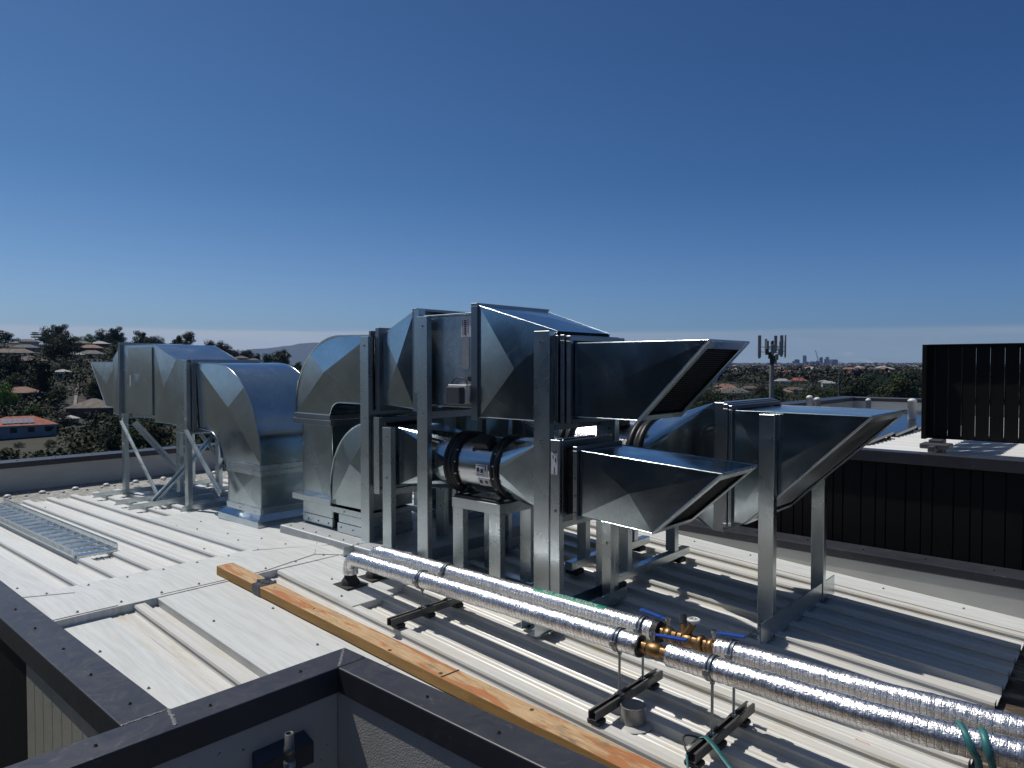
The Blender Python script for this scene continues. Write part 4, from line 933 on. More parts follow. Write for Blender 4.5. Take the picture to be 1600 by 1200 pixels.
t = thing('cable_tray', 'perforated galvanised cable tray lying on the roof at the left', 'cable tray', (-7.5, 1.9, zl(-7.5) + .04))
z0 = lambda x: zl(x) + .040
for y in (1.745, 2.045):
    m = MB(); xs = [-9.25 + .0275 * k for k in range(121)]
    for zz, hh in ((0, .013), (.046, .014)):
        m.bar((xs[0], y, z0(xs[0]) + zz + hh / 2), (xs[-1], y, z0(xs[-1]) + zz + hh / 2), .003, hh)
    m.bar((xs[0], y + (.008 if y < 1.9 else -.008), z0(xs[0]) + .001), (xs[-1], y + (.008 if y < 1.9 else -.008), z0(xs[-1]) + .001), .020, .002)
    for x in xs: m.box(x - .0055, x + .0055, y - .0015, y + .0015, z0(x) + .0131, z0(x) + .0459)
    m.build('side_rail', 'steel', t)
x = -9.2
while x < -5.95:
    zq = z0(x); m = MB(); m.box(x - .048, x + .018, 1.757, 2.033, zq + .0105, zq + .0130)
    for k in range(12): m.box(x + .0181, x + .0369, 1.762 + .0228 * k, 1.773 + .0228 * k, zq + .0104, zq + .0129)
    m.box(x + .037, x + .047, 1.757, 2.033, zq + .0105, zq + .0130)
    for dx in (-.048, .047): m.box(x + dx - .001, x + dx + .001, 1.757, 2.033, zq + .0005, zq + .0135)
    m.build('rung', 'steel', t); x += .19

t = thing('roof_spigot', 'round open grey collar standing on the roof beside a pipe support', 'spigot', (-1.735, 2.775, zr(-1.735)))
zz = zr(-1.735); m = MB(); m.lathe_z([(.075, zz + .001), (.062, zz + .006), (.056, zz + .012), (.056, zz + .085), (.058, zz + .088), (.053, zz + .088), (.053, zz + .01), (0, zz + .01)], -1.735, 2.775, 32); m.build('collar_ring', M('grey_spigot', (.26, .26, .25), (.20, .20, .195), 12, .4, .05, .3), t)
m = MB(); m.lathe_z([(.095, zz + .0015), (.088, zz + .006), (.058, zz + .010)], -1.735, 2.775, 32); m.build('sealant_bead', M('white_silicone', (.5, .5, .48), (.4, .4, .38), 15, .5), t)

t = thing('loose_bracket', 'loose folded galvanised bracket lying under the front foil pipe', 'bracket', (-2.66, 3.2, zr(-2.66) + .04))
z = zr(-2.66) + .040
m = MB(); m.add([(-2.73, 3.14, z), (-2.65, 3.13, z + .004), (-2.64, 3.25, z + .016), (-2.73, 3.26, z + .012), (-2.655, 3.13, z + .004), (-2.56, 3.12, z + .001), (-2.55, 3.24, z + .004), (-2.645, 3.25, z + .030)], [(0, 1, 2, 3), (4, 5, 6, 7)])
s_ = m.build('bracket_plate', 'duct2', t); mod = s_.modifiers.new('gauge', 'SOLIDIFY'); mod.thickness = .004
m = MB(); m.tube((-2.70, 3.17, z + .006), (-2.70, 3.17, z + .0105), .010, 10); m.tube((-2.60, 3.15, z + .006), (-2.60, 3.15, z + .010), .009, 10); m.build('bolt_hole', 'black', t)

def ribbon(name, pts, wd, mt, parent, side=(1, 0, 0)):
    m = MB(); P = [Vector(p) for p in pts]; S = Vector(side) * wd / 2
    vs = [q for p in P for q in (p - S, p + S)]
    m.add(vs, [(2 * i, 2 * i + 1, 2 * i + 3, 2 * i + 2) for i in range(len(P) - 1)], True)
    o = m.build(name, mt, parent); md = o.modifiers.new('gauge', 'SOLIDIFY'); md.thickness = .0025; return o
t = thing('packing_strap', 'green plastic packing strap looped twice round the foil pipes at the right edge', 'strap', (-.42, 2.8, ZP))
for xo, sk in ((-.47, .075), (-.40, .045)):
    yc_ = Y1 + .03; q = RP * 1.075
    ribbon('strap_band', [(xo + sk * (a - 60) / 150, yc_ + q * math.cos(R(a)), ZP + q * math.sin(R(a))) for a in range(48, 212, 9)] + [(xo + sk * 1.15, yc_ - q * .80, ZP - .10), (xo + sk * 1.3, yc_ - q * .78, ZP - .22)], .024, 'strap', t)
t = thing('packing_strap', 'dark green strap draped from the right-hand pipe support to the roof', 'strap', (-1.3, 2.7, zr(-1.3)))
z = zr(-1.35) + .105
ribbon('strap_band', [(-1.392, 2.70, z - .02), (-1.378, 2.725, z + .001), (-1.355, 2.74, z + .003), (-1.32, 2.728, z - .008)] + [(-1.32 + .34 * k / 6, 2.728 - .158 * k / 6, z - .008 - .107 * k / 6 - .012 * math.sin(math.pi * k / 6)) for k in range(1, 7)], .024, 'strap', t, (.35, .94, 0))
ribbon('strap_band', [(-1.372, 2.615, z - .012), (-1.368, 2.598, z - .022), (-1.350, 2.575, z - .06), (-1.315, 2.52, zr(-1.315) + .02), (-1.27, 2.45, zr(-1.27) + .005)], .011, 'strap', t, (.9, .3, 0))
t = thing('loose_cable', 'thin black cable end arching over the right-hand strut channel', 'cable', (-1.38, 2.68, z))
m = MB(); m.path([(-1.365 - .05 * math.sin(R(a)), 2.735 - .14 * a / 180, z - .005 + .022 * math.sin(R(a))) for a in range(0, 181, 15)], .0045, 6); m.build('cable_sheath', 'black', t)
t = thing('pipe_offcut', 'short foil-wrapped pipe offcut lying on the roof at the bottom right', 'pipe', (-.9, 2.5, zr(-.9)))
def P_(x, y): return (x, y, zr(x) + .05)
m = MB(); ZPs = ZP; lagging(m, [P_(-1.115, 2.565), P_(-.62, 2.53)], .042, 21); m.build('foil_lagging', 'foil', t)

# ================================================================== NEIGHBOURING WING TO THE RIGHT
W = thing('clad_building', 'black-clad neighbouring wing with a white corrugated roof and pale parapets', 'building', (0, 9, -13))
ZW = .72
m = MB(); x = -3.55; kk = 0
rw = random.Random(5)
while x < 4.4:
    wd = (.105, .075, .135)[kk % 3]; kk += 1; m.box(x, min(x + wd - .009, 4.45), 6.0, 6.03, -3, .70); x += wd
m.box(-3.55, 4.45, 6.012, 6.2, -13, .6995); m.build('wall_cladding', 'clad', W, .002)
m = MB(); m.box(-3.56, 4.46, 5.965, 6.10, .70, .788); m.build('roof_capping', 'coping', W, .005, 2)
m = MB(); pts = []; y = 6.10
while y < 11.6: pts += [(y, 0), (y + .035, .022), (y + .055, .022), (y + .09, 0)]; y += .125
sheet(m, -3.3, 4.4, pts, lambda x: ZW); m.build('corrugated_roof', 'roof_left', W)
m = MB(); m.box(-3.55, -3.35, 6.2, 11.65, -13, .90); m.box(-3.349, 4.45, 11.62, 11.75, -13, .90); m.build('parapet_wall', 'upstand', W)
m = MB(); m.box(-3.60, -3.32, 6.12, 11.60, .9005, .955); m.box(-3.60, 4.5, 11.601, 11.86, .9005, .955); m.build('parapet_coping', 'coping', W, .004)
tm = M('solar_glass', (.008, .010, .018), (.012, .014, .024), 4, .12, .03)
proto = None
for j in range(5):
    for i in range(2):
        x0, yy = -3.12 + i * .66, 6.75 + j * .92
        lab = ('dark solar panel in the row nearest the black wall', 'dark solar panel in the second row from the black wall', 'dark solar panel in the middle row on the white roof', 'dark solar panel in the second row from the far parapet', 'dark solar panel in the row nearest the far parapet')[j] + (', left one', ', right one')[i]
        t = thing('solar_panel', lab, 'solar panel', (x0 + .3, yy, ZW + .03), 'solar panels on the neighbouring roof')
        za, zb_ = ZW + .055, ZW + .085
        m = MB(); m.add([(x0, yy, za), (x0 + .64, yy, za), (x0 + .64, yy + .84, zb_), (x0, yy + .84, zb_), (x0, yy, za - .03), (x0 + .64, yy, za - .03), (x0 + .64, yy + .84, zb_ - .03), (x0, yy + .84, zb_ - .03)],
                        [(0, 1, 2, 3), (7, 6, 5, 4), (0, 4, 5, 1), (1, 5, 6, 2), (2, 6, 7, 3), (3, 7, 4, 0)]); m.build('glass', tm, t, .002)
        m = MB(); m.bar((x0 + .03, yy + .8, ZW + .02), (x0 + .03, yy + .8, zb_ - .035), .03, .03); m.bar((x0 + .61, yy + .8, ZW + .02), (x0 + .61, yy + .8, zb_ - .035), .03, .03); m.build('mounting_leg', 'strut', t)
for (x, y, r, hh, lab) in ((-3.2, 9.28, .040, .30, 'white capped vent pipe, left of a close pair by the pale parapet'), (-3.06, 9.14, .038, .285, 'white capped vent pipe, right of a close pair by the pale parapet'), (-2.93, 10.85, .034, .215, 'thin white vent pipe behind the solar panels'), (-2.07, 9.45, .046, .29, 'thick white vent pipe nearest the black louvre screen')):
    t = thing('vent_pipe', lab, 'vent pipe', (x, y, ZW), 'white vent pipes'); m = MB(); m.lathe_z([(r, ZW), (r, ZW + hh), (r * 1.08, ZW + hh), (r * 1.08, ZW + hh + .02), (r * .5, ZW + hh + .04), (0, ZW + hh + .042)], x, y, 18); m.build('pipe_body', 'pvc', t)
t = thing('louvre_screen', 'tall black slatted plant screen standing on the neighbouring roof', 'screen', (-.2, 6.6, ZW))
m = MB(); x = -1.31
while x < 1.6: m.bar((x, 6.5, .865), (x, 6.5, 1.605), .089, .016, (-.03, -1, 0)); x += .0925
m.build('slats', 'black_paint', t)
m = MB()
for zz in (.87, 1.17, 1.595): m.box(-1.33, 1.7, 6.53, 6.56, zz - .014, zz + .014)
m.box(-1.345, -1.311, 6.44, 6.56, .855, 1.612); m.box(-1.31, 1.7, 6.455, 6.56, 1.6055, 1.613); m.build('screen_frame', 'black_paint', t, .003)
m = MB(); y = 6.60
while y < 8.4: m.bar((-1.33, y, .865), (-1.33, y, 1.605), .016, .085, (0, 1, .0)); y += .0925
m.build('side_slats', 'black_paint', t)
m = MB(); m.box(-1.28, -1.18, 6.38, 6.52, ZW + .02, ZW + .14); m.box(-1.32, -1.12, 6.27, 6.45, ZW + .075, ZW + .115); m.box(-1.25, -1.20, 6.20, 6.32, ZW + .055, ZW + .105); m.build('screen_foot', 'grey_plastic', t, .008, 2)

# ================================================================== COUNTRY BEYOND
def sstep(a, b, x): t = max(0, min(1, (x - a) / (b - a))); return t * t * (3 - 2 * t)
def interp(tab, x):
    if x <= tab[0][0]: return tab[0][1]
    for (a, p), (b, q) in zip(tab, tab[1:]):
        if x <= b: return p + (q - p) * (x - a) / (b - a)
    return tab[-1][1]
HL = [(0, -13), (40, -13.2), (150, -24), (200, -24), (240, -20), (360, -6), (420, 0), (620, 13), (760, 20), (900, 14), (1500, -20), (3000, -45), (30000, -30)]
HR = [(0, -13), (40, -13.2), (120, -17), (240, -20), (450, -20), (600, -17), (800, -13), (1500, -12), (3000, -14), (5000, -6), (6500, 4), (7500, 10), (9000, -10), (30000, -60)]
def ground_z(X, Y):
    f = X * cF[0] + Y * cF[1]; r = X * cR[0] + Y * cR[1]; d = math.hypot(X, Y)
    px = 800 + F * r / max(f, .2 * d) if f > .1 * d else (-400 if r < 0 else 2000)
    wl = 1 - sstep(300, 620, px)
    k = 1 - .55 * sstep(150, 480, px)
    zl_ = interp(HL, d); zl_ = zl_ * k if zl_ > 0 else zl_
    z = zl_ * wl + interp(HR, d) * (1 - wl)
    return z + (noise.noise(Vector((X / 90, Y / 90, 0))) * min(3, d / 120) if d > 60 else 0) + (noise.noise(Vector((X / 900, Y / 900, 3))) * 5 if d > 1200 else 0)
def gm():
    m, nt, b = new_mat('suburb_ground'); v = coords(nt)
    f = noise_n(nt, v, .03, 8, .7); g = noise_n(nt, v, .12, 6, .7)
    c = mixc(nt, .5, ramp(nt, f, [(.3, (.010, .014, .008)), (.55, (.022, .026, .014)), (.75, (.045, .04, .03))]), ramp(nt, g, [(.3, (.008, .011, .006)), (.7, (.035, .032, .022))]))
    nt.links.new(c, b.inputs['Base Color']); b.inputs['Roughness'].default_value = .9; return m
G['ground'] = gm()
m = MB(); NA = 260; rr = [6 * (1.085 ** k) for k in range(97)]
vs = [(q * math.cos(2 * math.pi * a / NA), q * math.sin(2 * math.pi * a / NA), 0) for q in rr for a in range(NA)]
vs = [(x, y, ground_z(x, y)) for x, y, z in vs]
m.add(vs, [(i * NA + a, i * NA + (a + 1) % NA, (i + 1) * NA + (a + 1) % NA, (i + 1) * NA + a) for i in range(len(rr) - 1) for a in range(NA)], True)
m.add([vs[a] for a in range(NA)], [tuple(range(NA))])
tag(m.build('ground', 'ground'), kind='structure')
# far blue range
m = MB(); D = 14200; n = 120
top_ = []; bot = []; bk = []
for k in range(n + 1):
    px = 180 + k * 12; x, y = bearing(px, D)
    e = 900 - abs(480 - px) * (3.4 if px < 480 else 1.2) if px < 640 else 690 - (px - 640) * 1.6
    e = (max(0, e)) * .49; e += 45 * noise.noise(Vector((px / 34, 0, 0))) + 27 * noise.noise(Vector((px / 11, 4, 0)))
    top_.append((x, y, max(-80, e))); bot.append((x * .88, y * .88, -120)); bk.append((x * 1.1, y * 1.1, -120))
m.add(bot + top_ + bk, [(j * (n + 1) + i, j * (n + 1) + i + 1, (j + 1) * (n + 1) + i + 1, (j + 1) * (n + 1) + i) for j in range(2) for i in range(n)], True)
tag(m.build('hills', M('forest_range', (.03, .04, .03), (.045, .055, .04), .001, .9)), kind='structure')

# ---- trees: prototypes with a tapered trunk, limbs and a crown of leaf clumps
def tree_proto(seed, H, W_, kind, mt):
    rg = random.Random(seed); tr = MB(); cr = MB()
    hs = H * {'round': .12, 'tall': .26, 'layer': .22, 'bush': .02}[kind]
    tr.tube((0, 0, -1.5), (0, 0, hs), H * .030, 7, False, H * .020); tr.tube((0, 0, hs), (rg.uniform(-.3, .3), rg.uniform(-.3, .3), H * .82), H * .020, 6, False, H * .006)
    clumps = []
    nC = {'round': 34, 'tall': 27, 'layer': 20, 'bush': 24}[kind]
    for k in range(nC):
        for _ in range(30):
            u = Vector((rg.uniform(-1, 1), rg.uniform(-1, 1), rg.uniform(-1, 1)))
            if .25 < u.length < 1: break
        if kind == 'layer':
            lv = rg.choice((.38, .55, .70, .83, .93)); c = Vector((u.x * W_ * .5 * (1.25 - lv), u.y * W_ * .5 * (1.25 - lv), H * lv)); s = (W_ * .20, W_ * .20, H * .035)
        else:
            c = Vector((u.x * W_ * .40, u.y * W_ * .40, hs + (H - hs) * (.47 + .46 * u.z))); q = rg.uniform(.13, .24) * W_; s = (q, q, q * (.8 if kind != 'tall' else .95))
        clumps.append((c, s))
        if k % 3 == 0: tr.tube((0, 0, hs * .9 + rg.uniform(0, .2) * H), c, H * .010, 5, False, H * .003)
    nl = {'round': 84, 'tall': 76, 'layer': 84, 'bush': 80}[kind]; sz = .030 * (H * .6 + W_ * .4)
    for c, s in clumps:
        for k in range(nl):
            d = Vector((rg.gauss(0, 1), rg.gauss(0, 1), rg.gauss(0, 1))).normalized() * rg.uniform(.55, 1.05)
            p = c + Vector((d.x * s[0], d.y * s[1], d.z * s[2]))
            nv = (d.normalized() + Vector((rg.gauss(0, .42), rg.gauss(0, .42), rg.gauss(0, .42) + .15))).normalized(); a = nv.cross(Vector((rg.gauss(0, 1), rg.gauss(0, 1), rg.gauss(0, 1)))).normalized(); b = nv.cross(a)
            q = sz * rg.uniform(.6, 1.35)
            cr.add([p - a * q, p + b * q * .6, p + a * q, p - b * q * .6], [(0, 1, 2, 3)])
    root = bpy.data.objects.new('tree', None); COL.objects.link(root)
    tr.build('trunk', 'bark', root); cr.build('crown', mt, root)
    return root
KIND = {}
for key, args in {'dark': (1, 11, 10, 'round', 'leaf_dark'), 'dark2': (2, 9, 10.5, 'round', 'leaf_dark'), 'tall': (3, 15, 9, 'tall', 'leaf_dark'), 'olive': (4, 10, 9.5, 'round', 'leaf_olive'), 'olivetall': (5, 14, 9.5, 'tall', 'leaf_olive'), 'layer': (6, 13, 10, 'layer', 'leaf_dark'),
                  'bright': (7, 8, 9, 'round', 'leaf_bright'), 'rust': (8, 8, 8.5, 'round', 'leaf_rust'), 'bush': (9, 5, 7, 'bush', 'leaf_olive'), 'grey': (10, 6, 6.5, 'bush', 'leaf_grey')}.items():
    KIND[key] = tree_proto(*args)
used = set()
def tree(key, X, Y, s, label, group, rz=0, zs=1.):
    o = KIND[key]
    if key in used: o = copy_tree(o)
    used.add(key)
    o.location = (X, Y, ground_z(X, Y) - .2); o.rotation_euler = (0, 0, rz); o.scale = (s, s, s * zs)
    tag(o, label, 'tree', group); return o

# ---- houses
HM = {'brown': M('brown_tile_roof', (.105, .078, .062), (.075, .058, .048), .6, .8), 'grey': M('grey_tile_roof', (.085, .082, .080), (.06, .058, .056), .6, .8), 'terra': M('terracotta_roof', (.30, .075, .040), (.24, .06, .035), .7, .8),
      'pale': M('pale_metal_roof', (.30, .30, .29), (.25, .25, .24), .6, .6), 'salmon': M('faded_terracotta_roof', (.21, .115, .08), (.17, .095, .07), .6, .8),
      'wall': M('rendered_house_wall', (.22, .21, .195), (.17, .165, .155), .5, .8), 'white': M('white_house_wall', (.42, .42, .41), (.36, .36, .355), .5, .7), 'brick': M('brick_house_wall', (.13, .075, .055), (.10, .06, .045), 1.5, .85), 'blue': M('blue_grey_house_wall', (.20, .225, .27), (.18, .20, .24), .5, .7),
      'glass': M('house_window', (.02, .025, .03), (.03, .035, .04), .5, .15), 'trim': M('white_trim', (.55, .55, .54), (.5, .5, .49), .5, .6)}
def hipped(mb, w_, d_, z, h, ov=.5):
    a, b = w_ / 2 + ov, d_ / 2 + ov; rl = max(.3, a - b)
    mb.add([(-a, -b, z), (a, -b, z), (a, b, z), (-a, b, z), (-rl, 0, z + h), (rl, 0, z + h)], [(0, 1, 5, 4), (1, 2, 5), (2, 3, 4, 5), (3, 0, 4), (3, 2, 1, 0)])
def house(px, d, w_, d_, hh, roof, wall, label, group=None, rz=None, zoff=0):
    X, Y = bearing(px, d); z = ground_z(X, Y) + zoff
    t = bpy.data.objects.new('house', None); COL.objects.link(t); t.location = (X, Y, z)
    az = math.atan2(Y, X) - math.pi / 2
    tag(t, label, 'house', group)
    def off(mb): mb.v = [(x + X, y + Y, q + z) for x, y, q in mb.v]; return mb
    m = MB(); m.box(-w_ / 2, w_ / 2, -d_ / 2, d_ / 2, -3, hh); off(m).build('wall', HM[wall], t)
    m = MB(); hipped(m, w_, d_, hh, min(w_, d_) * .24); r_ = off(m).build('roof', HM[roof], t)
    if d < 460:
        m = MB(); m.box(-w_ * .16, -w_ * .16 + .6, .3, .9, hh + .8, hh + min(w_, d_) * .24 + .7); off(m).build('chimney', HM['brick'], r_)
        m = MB(); m.box(-w_ / 2 - .55, w_ / 2 + .55, -d_ / 2 - .62, -d_ / 2 - .52, hh - .12, hh + .08); off(m).build('gutter_board', HM['trim'], t)
        k = max(2, int(w_ / 4))
        for i in range(k):
            xx = -w_ / 2 + w_ * (i + .5) / k; m = MB(); m.box(xx - .8, xx + .8, -d_ / 2 - .05, -d_ / 2 - .01, hh - 2.0, hh - .6); off(m).build('window', HM['glass'], t)
    t.rotation_euler = (0, 0, az + (rz or 0)); return t

# ------------------------------------------------------------------ houses on the left hillside
boxes = []
def hs(px, d, w_, d_, hh, roof, wall, label, rz=0, zoff=0):
    h_ = house(px, d, w_, d_, hh, roof, wall, label, 'houses on the left hillside' if px < 600 else 'houses on the plain at the right', rz, zoff)
    x, y, z = h_.location; q = proj(x, y, z + hh + 1.5); half = w_ * .62 / d * F
    boxes.append((px - half, px + half, q[1] - 5, q[1] + hh / d * F * .45, d)); return h_
red = hs(30, 205, 16.5, 10, 2.9, 'terra', 'blue', 'blue-grey house with a red tiled roof carrying solar panels, at the far left', .10)
hs(146, 240, 13.5, 12, 2.6, 'brown', 'brick', 'brown hip-roofed house seen just left of the far left duct frame, above the parapet', -.25)
hs(46, 352, 12.5, 10, 2.7, 'brown', 'brick', 'small brown pyramid-roofed house alone among trees at the left', .3)
hs(22, 425, 22, 11, 2.8, 'brown', 'wall', 'long brown-roofed house at the left edge above the pyramid-roofed one', -.1)
hs(40, 490, 16, 10, 2.8, 'grey', 'wall', 'grey-roofed house stacked behind the long brown-roofed one', .15)
hs(46, 580, 13, 9, 2.8, 'brown', 'white', 'brown-roofed house with white walls near the top of the left hill', .1)
hs(26, 640, 11, 9, 3.0, 'grey', 'wall', 'grey house beneath the crest trees at the far left', 0)
hs(56, 690, 9, 8, 3.2, 'pale', 'white', 'pale-roofed house at the crest beside the flat-topped conifer', .2)
hs(129, 575, 13, 9, 2.8, 'grey', 'wall', 'grey hip-roofed house below the yellow-green tree', -.2)
hs(157, 585, 12, 9, 2.8, 'pale', 'brick', 'pale grey roofed house directly left of the far left duct box', .2)
hs(142, 500, 15, 10, 2.7, 'salmon', 'brick', 'pinkish-brown roofed house above the tip of the far left cowl', .1)
hs(143, 445, 15, 10, 2.7, 'grey', 'wall', 'long grey roof just above the tip of the far left cowl', -.15)
hs(117, 395, 9, 7, 2.5, 'pale', 'white', 'low pale metal roof left of the far left cowl', .1)
hs(33, 262, 12, 9, 2.6, 'salmon', 'brick', 'faded pink-roofed house half hidden behind a dark gum tree', .3)
hs(108, 222, 4.5, 4, 1.9, 'pale', 'white', 'small pale garden shed right of the red-roofed house', .1)
hs(98, 318, 6, 5, 2.3, 'pale', 'white', 'small white outbuilding in the shade of the big dark trees', .2)
hs(268, 236, 12, 10, 2.4, 'salmon', 'white', 'pale house seen between the posts of the far left duct frame', .2)
hs(377, 560, 10, 8, 3, 'brown', 'white', 'brown-roofed house on the crest behind the first curved elbow, left of three', .2)
hs(396, 545, 11, 8, 3, 'grey', 'wall', 'grey-roofed house on the crest behind the first curved elbow, middle of three', -.1)
hs(415, 520, 9, 7, 2.6, 'pale', 'white', 'bright white-roofed house on the crest, right of three', .1)
hs(472, 540, 9, 8, 2.8, 'brown', 'wall', 'brown-roofed house half behind the upper curved elbow', .2)
hs(456, 395, 12, 9, 2.6, 'brown', 'brick', 'dark brown roof in the trees just left of the upper curved elbow', -.2)
boxes.append((-20, 84, 674, 700, 206))
# its rooftop panels
for k in range(6):
    t = thing('solar_panel', 'solar panel on the red house roof, %s of six' % ('leftmost', 'second from left', 'third from left', 'third from right', 'second from right', 'rightmost')[k], 'solar panel', (0, 0, 0), 'solar panels on the red roof')
    lm = Matrix.Translation(red.location) @ Matrix.Rotation(red.rotation_euler.z, 4, 'Z')
    x0 = -4.6 + k * 1.28; vs = [lm @ Vector(p) for p in ((x0, -4.4, 3.62), (x0 + 1.15, -4.4, 3.62), (x0 + 1.15, -1.9, 4.80), (x0, -1.9, 4.80), (x0, -4.4, 3.54), (x0 + 1.15, -4.4, 3.54), (x0 + 1.15, -1.9, 4.72), (x0, -1.9, 4.72))]
    t.location = vs[0]; m = MB(); m.add(vs, [(0, 1, 2, 3), (7, 6, 5, 4), (0, 4, 5, 1), (1, 5, 6, 2), (2, 6, 7, 3), (3, 7, 4, 0)]); m.build('panel_glass', M('panel_glass_pale', (.20, .22, .26), (.15, .17, .2), 2, .25, .05), t)
# lane running down the hillside
m = MB(); pts = []
for k in range(14):
    d = 236 + k * 5.5; px = 114 + k * .65
    for s in (-1, 1): X, Y = bearing(px + s * 2.6 * 240 / d, d); pts.append((X, Y, ground_z(X, Y) + .6))
m.add(pts, [(2 * i, 2 * i + 1, 2 * i + 3, 2 * i + 2) for i in range(13)])
tag(m.build('road', M('pale_concrete_lane', (.17, .165, .155), (.13, .125, .118), .4, .85)), kind='structure')
boxes.append((110, 124, 622, 662, 290))

# ------------------------------------------------------------------ trees one can tell apart
GC = 'trees on the left crest'
for key, px, d, s, lab, zs in (
    ('layer', 3, 690, 1.5, 'dark flat-layered conifer on the crest at the left edge of the photo', 1), ('dark', 27, 720, 1.25, 'small dark dome-shaped tree on the crest, second from the left edge', .9),
    ('layer', 56, 700, 1.35, 'flat-topped conifer on the crest beside the pale-roofed house', 1), ('dark', 76, 660, 1.75, 'broad dark tree with the highest crown on the left crest', 1.05),
    ('tall', 97, 650, 1.45, 'ragged dark gum tree leaning beside the broadest crest tree', 1.0), ('bright', 118, 640, 1.05, 'low yellow-green tree on the crest, left of two', .9), ('bright', 140, 690, 1.55, 'bright lime-green rounded tree on the crest above the grey roofs', 1.05),
    ('dark2', 160, 670, 1.5, 'dark round tree on the crest right of the lime-green one', 1.15), ('dark', 178, 690, 1.55, 'dark domed tree on the crest just left of the far left duct', 1.05), ('tall', 190, 700, 1.1, 'thin see-through tree on the crest touching the far left duct', 1),
    ('dark', 232, 720, 1.3, 'dark tree showing over the far left duct box, left of two', 1), ('dark2', 248, 715, 1.45, 'dark tree showing over the far left duct box, right of two', 1.1), ('olive', 283, 720, .7, 'low olive shrub showing above the far left sloping duct', 1), ('olivetall', 333, 700, .95, 'small brownish tree above the far left sloping duct, standing alone', 1),
    ('dark2', 381, 600, .85, 'dark ball-shaped tree behind the crest houses', 1.15), ('dark', 400, 590, .9, 'dark tree right of the ball-shaped one, behind the crest houses', .9), ('olivetall', 440, 520, 1.35, 'tall spreading dark tree against the blue range', 1), ('olive', 458, 480, 1.05, 'olive tree beneath the tall spreading tree', 1), ('dark', 485, 520, .95, 'dark tree touching the top of the upper curved elbow', 1.1), ('olive', 425, 460, .95, 'olive tree below the bright white-roofed house', 1),
    ('tall', 62, 262, 1.15, 'big dark gum tree in the middle of the hillside with bare trunk', 1.05), ('dark', 22, 300, 1.15, 'dark gum tree in front of the faded pink-roofed house', 1.0), ('dark2', 103, 380, 1.6, 'big dark spreading tree left of the low pale roof', 1), ('bright', 6, 235, .95, 'bright yellow-green tree at the left edge above the red-roofed house', 1.3),
    ('olive', 152, 268, .9, 'green leafy tree under the far left cowl', .9), ('grey', 99, 214, .95, 'silvery grey-green bush right of the red-roofed house', 1), ('dark', 165, 186, .62, 'dark bushy tree above the back parapet left of the leftmost duct frame', 1.0), ('rust', 130, 178, .62, 'brownish bush behind the back parapet left of the ducts', .9), ('dark2', 185, 196, 1.0, 'large dark bushy tree behind the leftmost duct post', 1),
    ('bush', 7, 172, .85, 'grey-brown bush in front of the red-roofed house', 1), ('bright', 196, 178, .42, 'small yellow-green bush above the parapet at the leftmost duct post', 1), ('bush', 28, 190, .42, 'low green bush directly below the windows of the red-roofed house', .8), ('bush', 76, 192, .5, 'low bush at the right corner of the red-roofed house', .9), ('bush', 60, 178, .6, 'low olive bush at the foot of the red-roofed house', .8)):
    X, Y = bearing(px, d); tree(key, X, Y, s, lab, GC if d > 440 else 'trees on the left hillside', rnd.uniform(0, 6.3), zs)
rt = random.Random(21); n_ = 0; tries = 0
while n_ < 122 and tries < 4000:
    tries += 1
    px = rt.uniform(-60, 520); d = 160 * math.exp(rt.uniform(0, 1.48))
    key = rt.choice(('dark', 'dark', 'dark2', 'dark2', 'tall', 'olive', 'olive', 'olivetall', 'bush', 'bush', 'olive', 'bright' if rt.random() < .3 else 'olive'))
    s = rt.uniform(.85, 1.45); H = {'bush': 5, 'bright': 8, 'rust': 8, 'tall': 15, 'olivetall': 14}.get(key, 10.5) * s
    if d < 300: H *= .8; s *= .8
    if d > 560: s *= .85; H *= .85
    X, Y = bearing(px, d); z = ground_z(X, Y); yb = proj(X, Y, z)[1]; yt = proj(X, Y, z + H)[1]; hw = H * .38 / d * F
    if d < 600 and any(px + hw > a and px - hw < b and yt < c2 and yb > c1 and d < dd + 6 for a, b, c1, c2, dd in boxes): continue
    if 20 < px < 90 and d < 204: continue
    n_ += 1
    what = {'dark': 'dark round garden tree', 'dark2': 'dark round garden tree', 'tall': 'dark open-crowned gum tree', 'olive': 'olive-green garden tree', 'olivetall': 'tall olive gum tree', 'bush': 'low olive bush', 'rust': 'brownish garden tree', 'bright': 'yellow-green garden tree', 'grey': 'grey bush'}[key]
    where = ('just over the back parapet' if d < 230 else 'low on the left slope' if d < 330 else 'halfway up the left slope' if d < 470 else 'high on the left slope') + (' towards the left' if px < 110 else ' behind the ducts' if px < 320 else ' right of the curved elbow')
    tree(key, X, Y, s, what + ' ' + where, what + 's ' + where, rt.uniform(0, 6.3), rt.uniform(.85, 1.15))

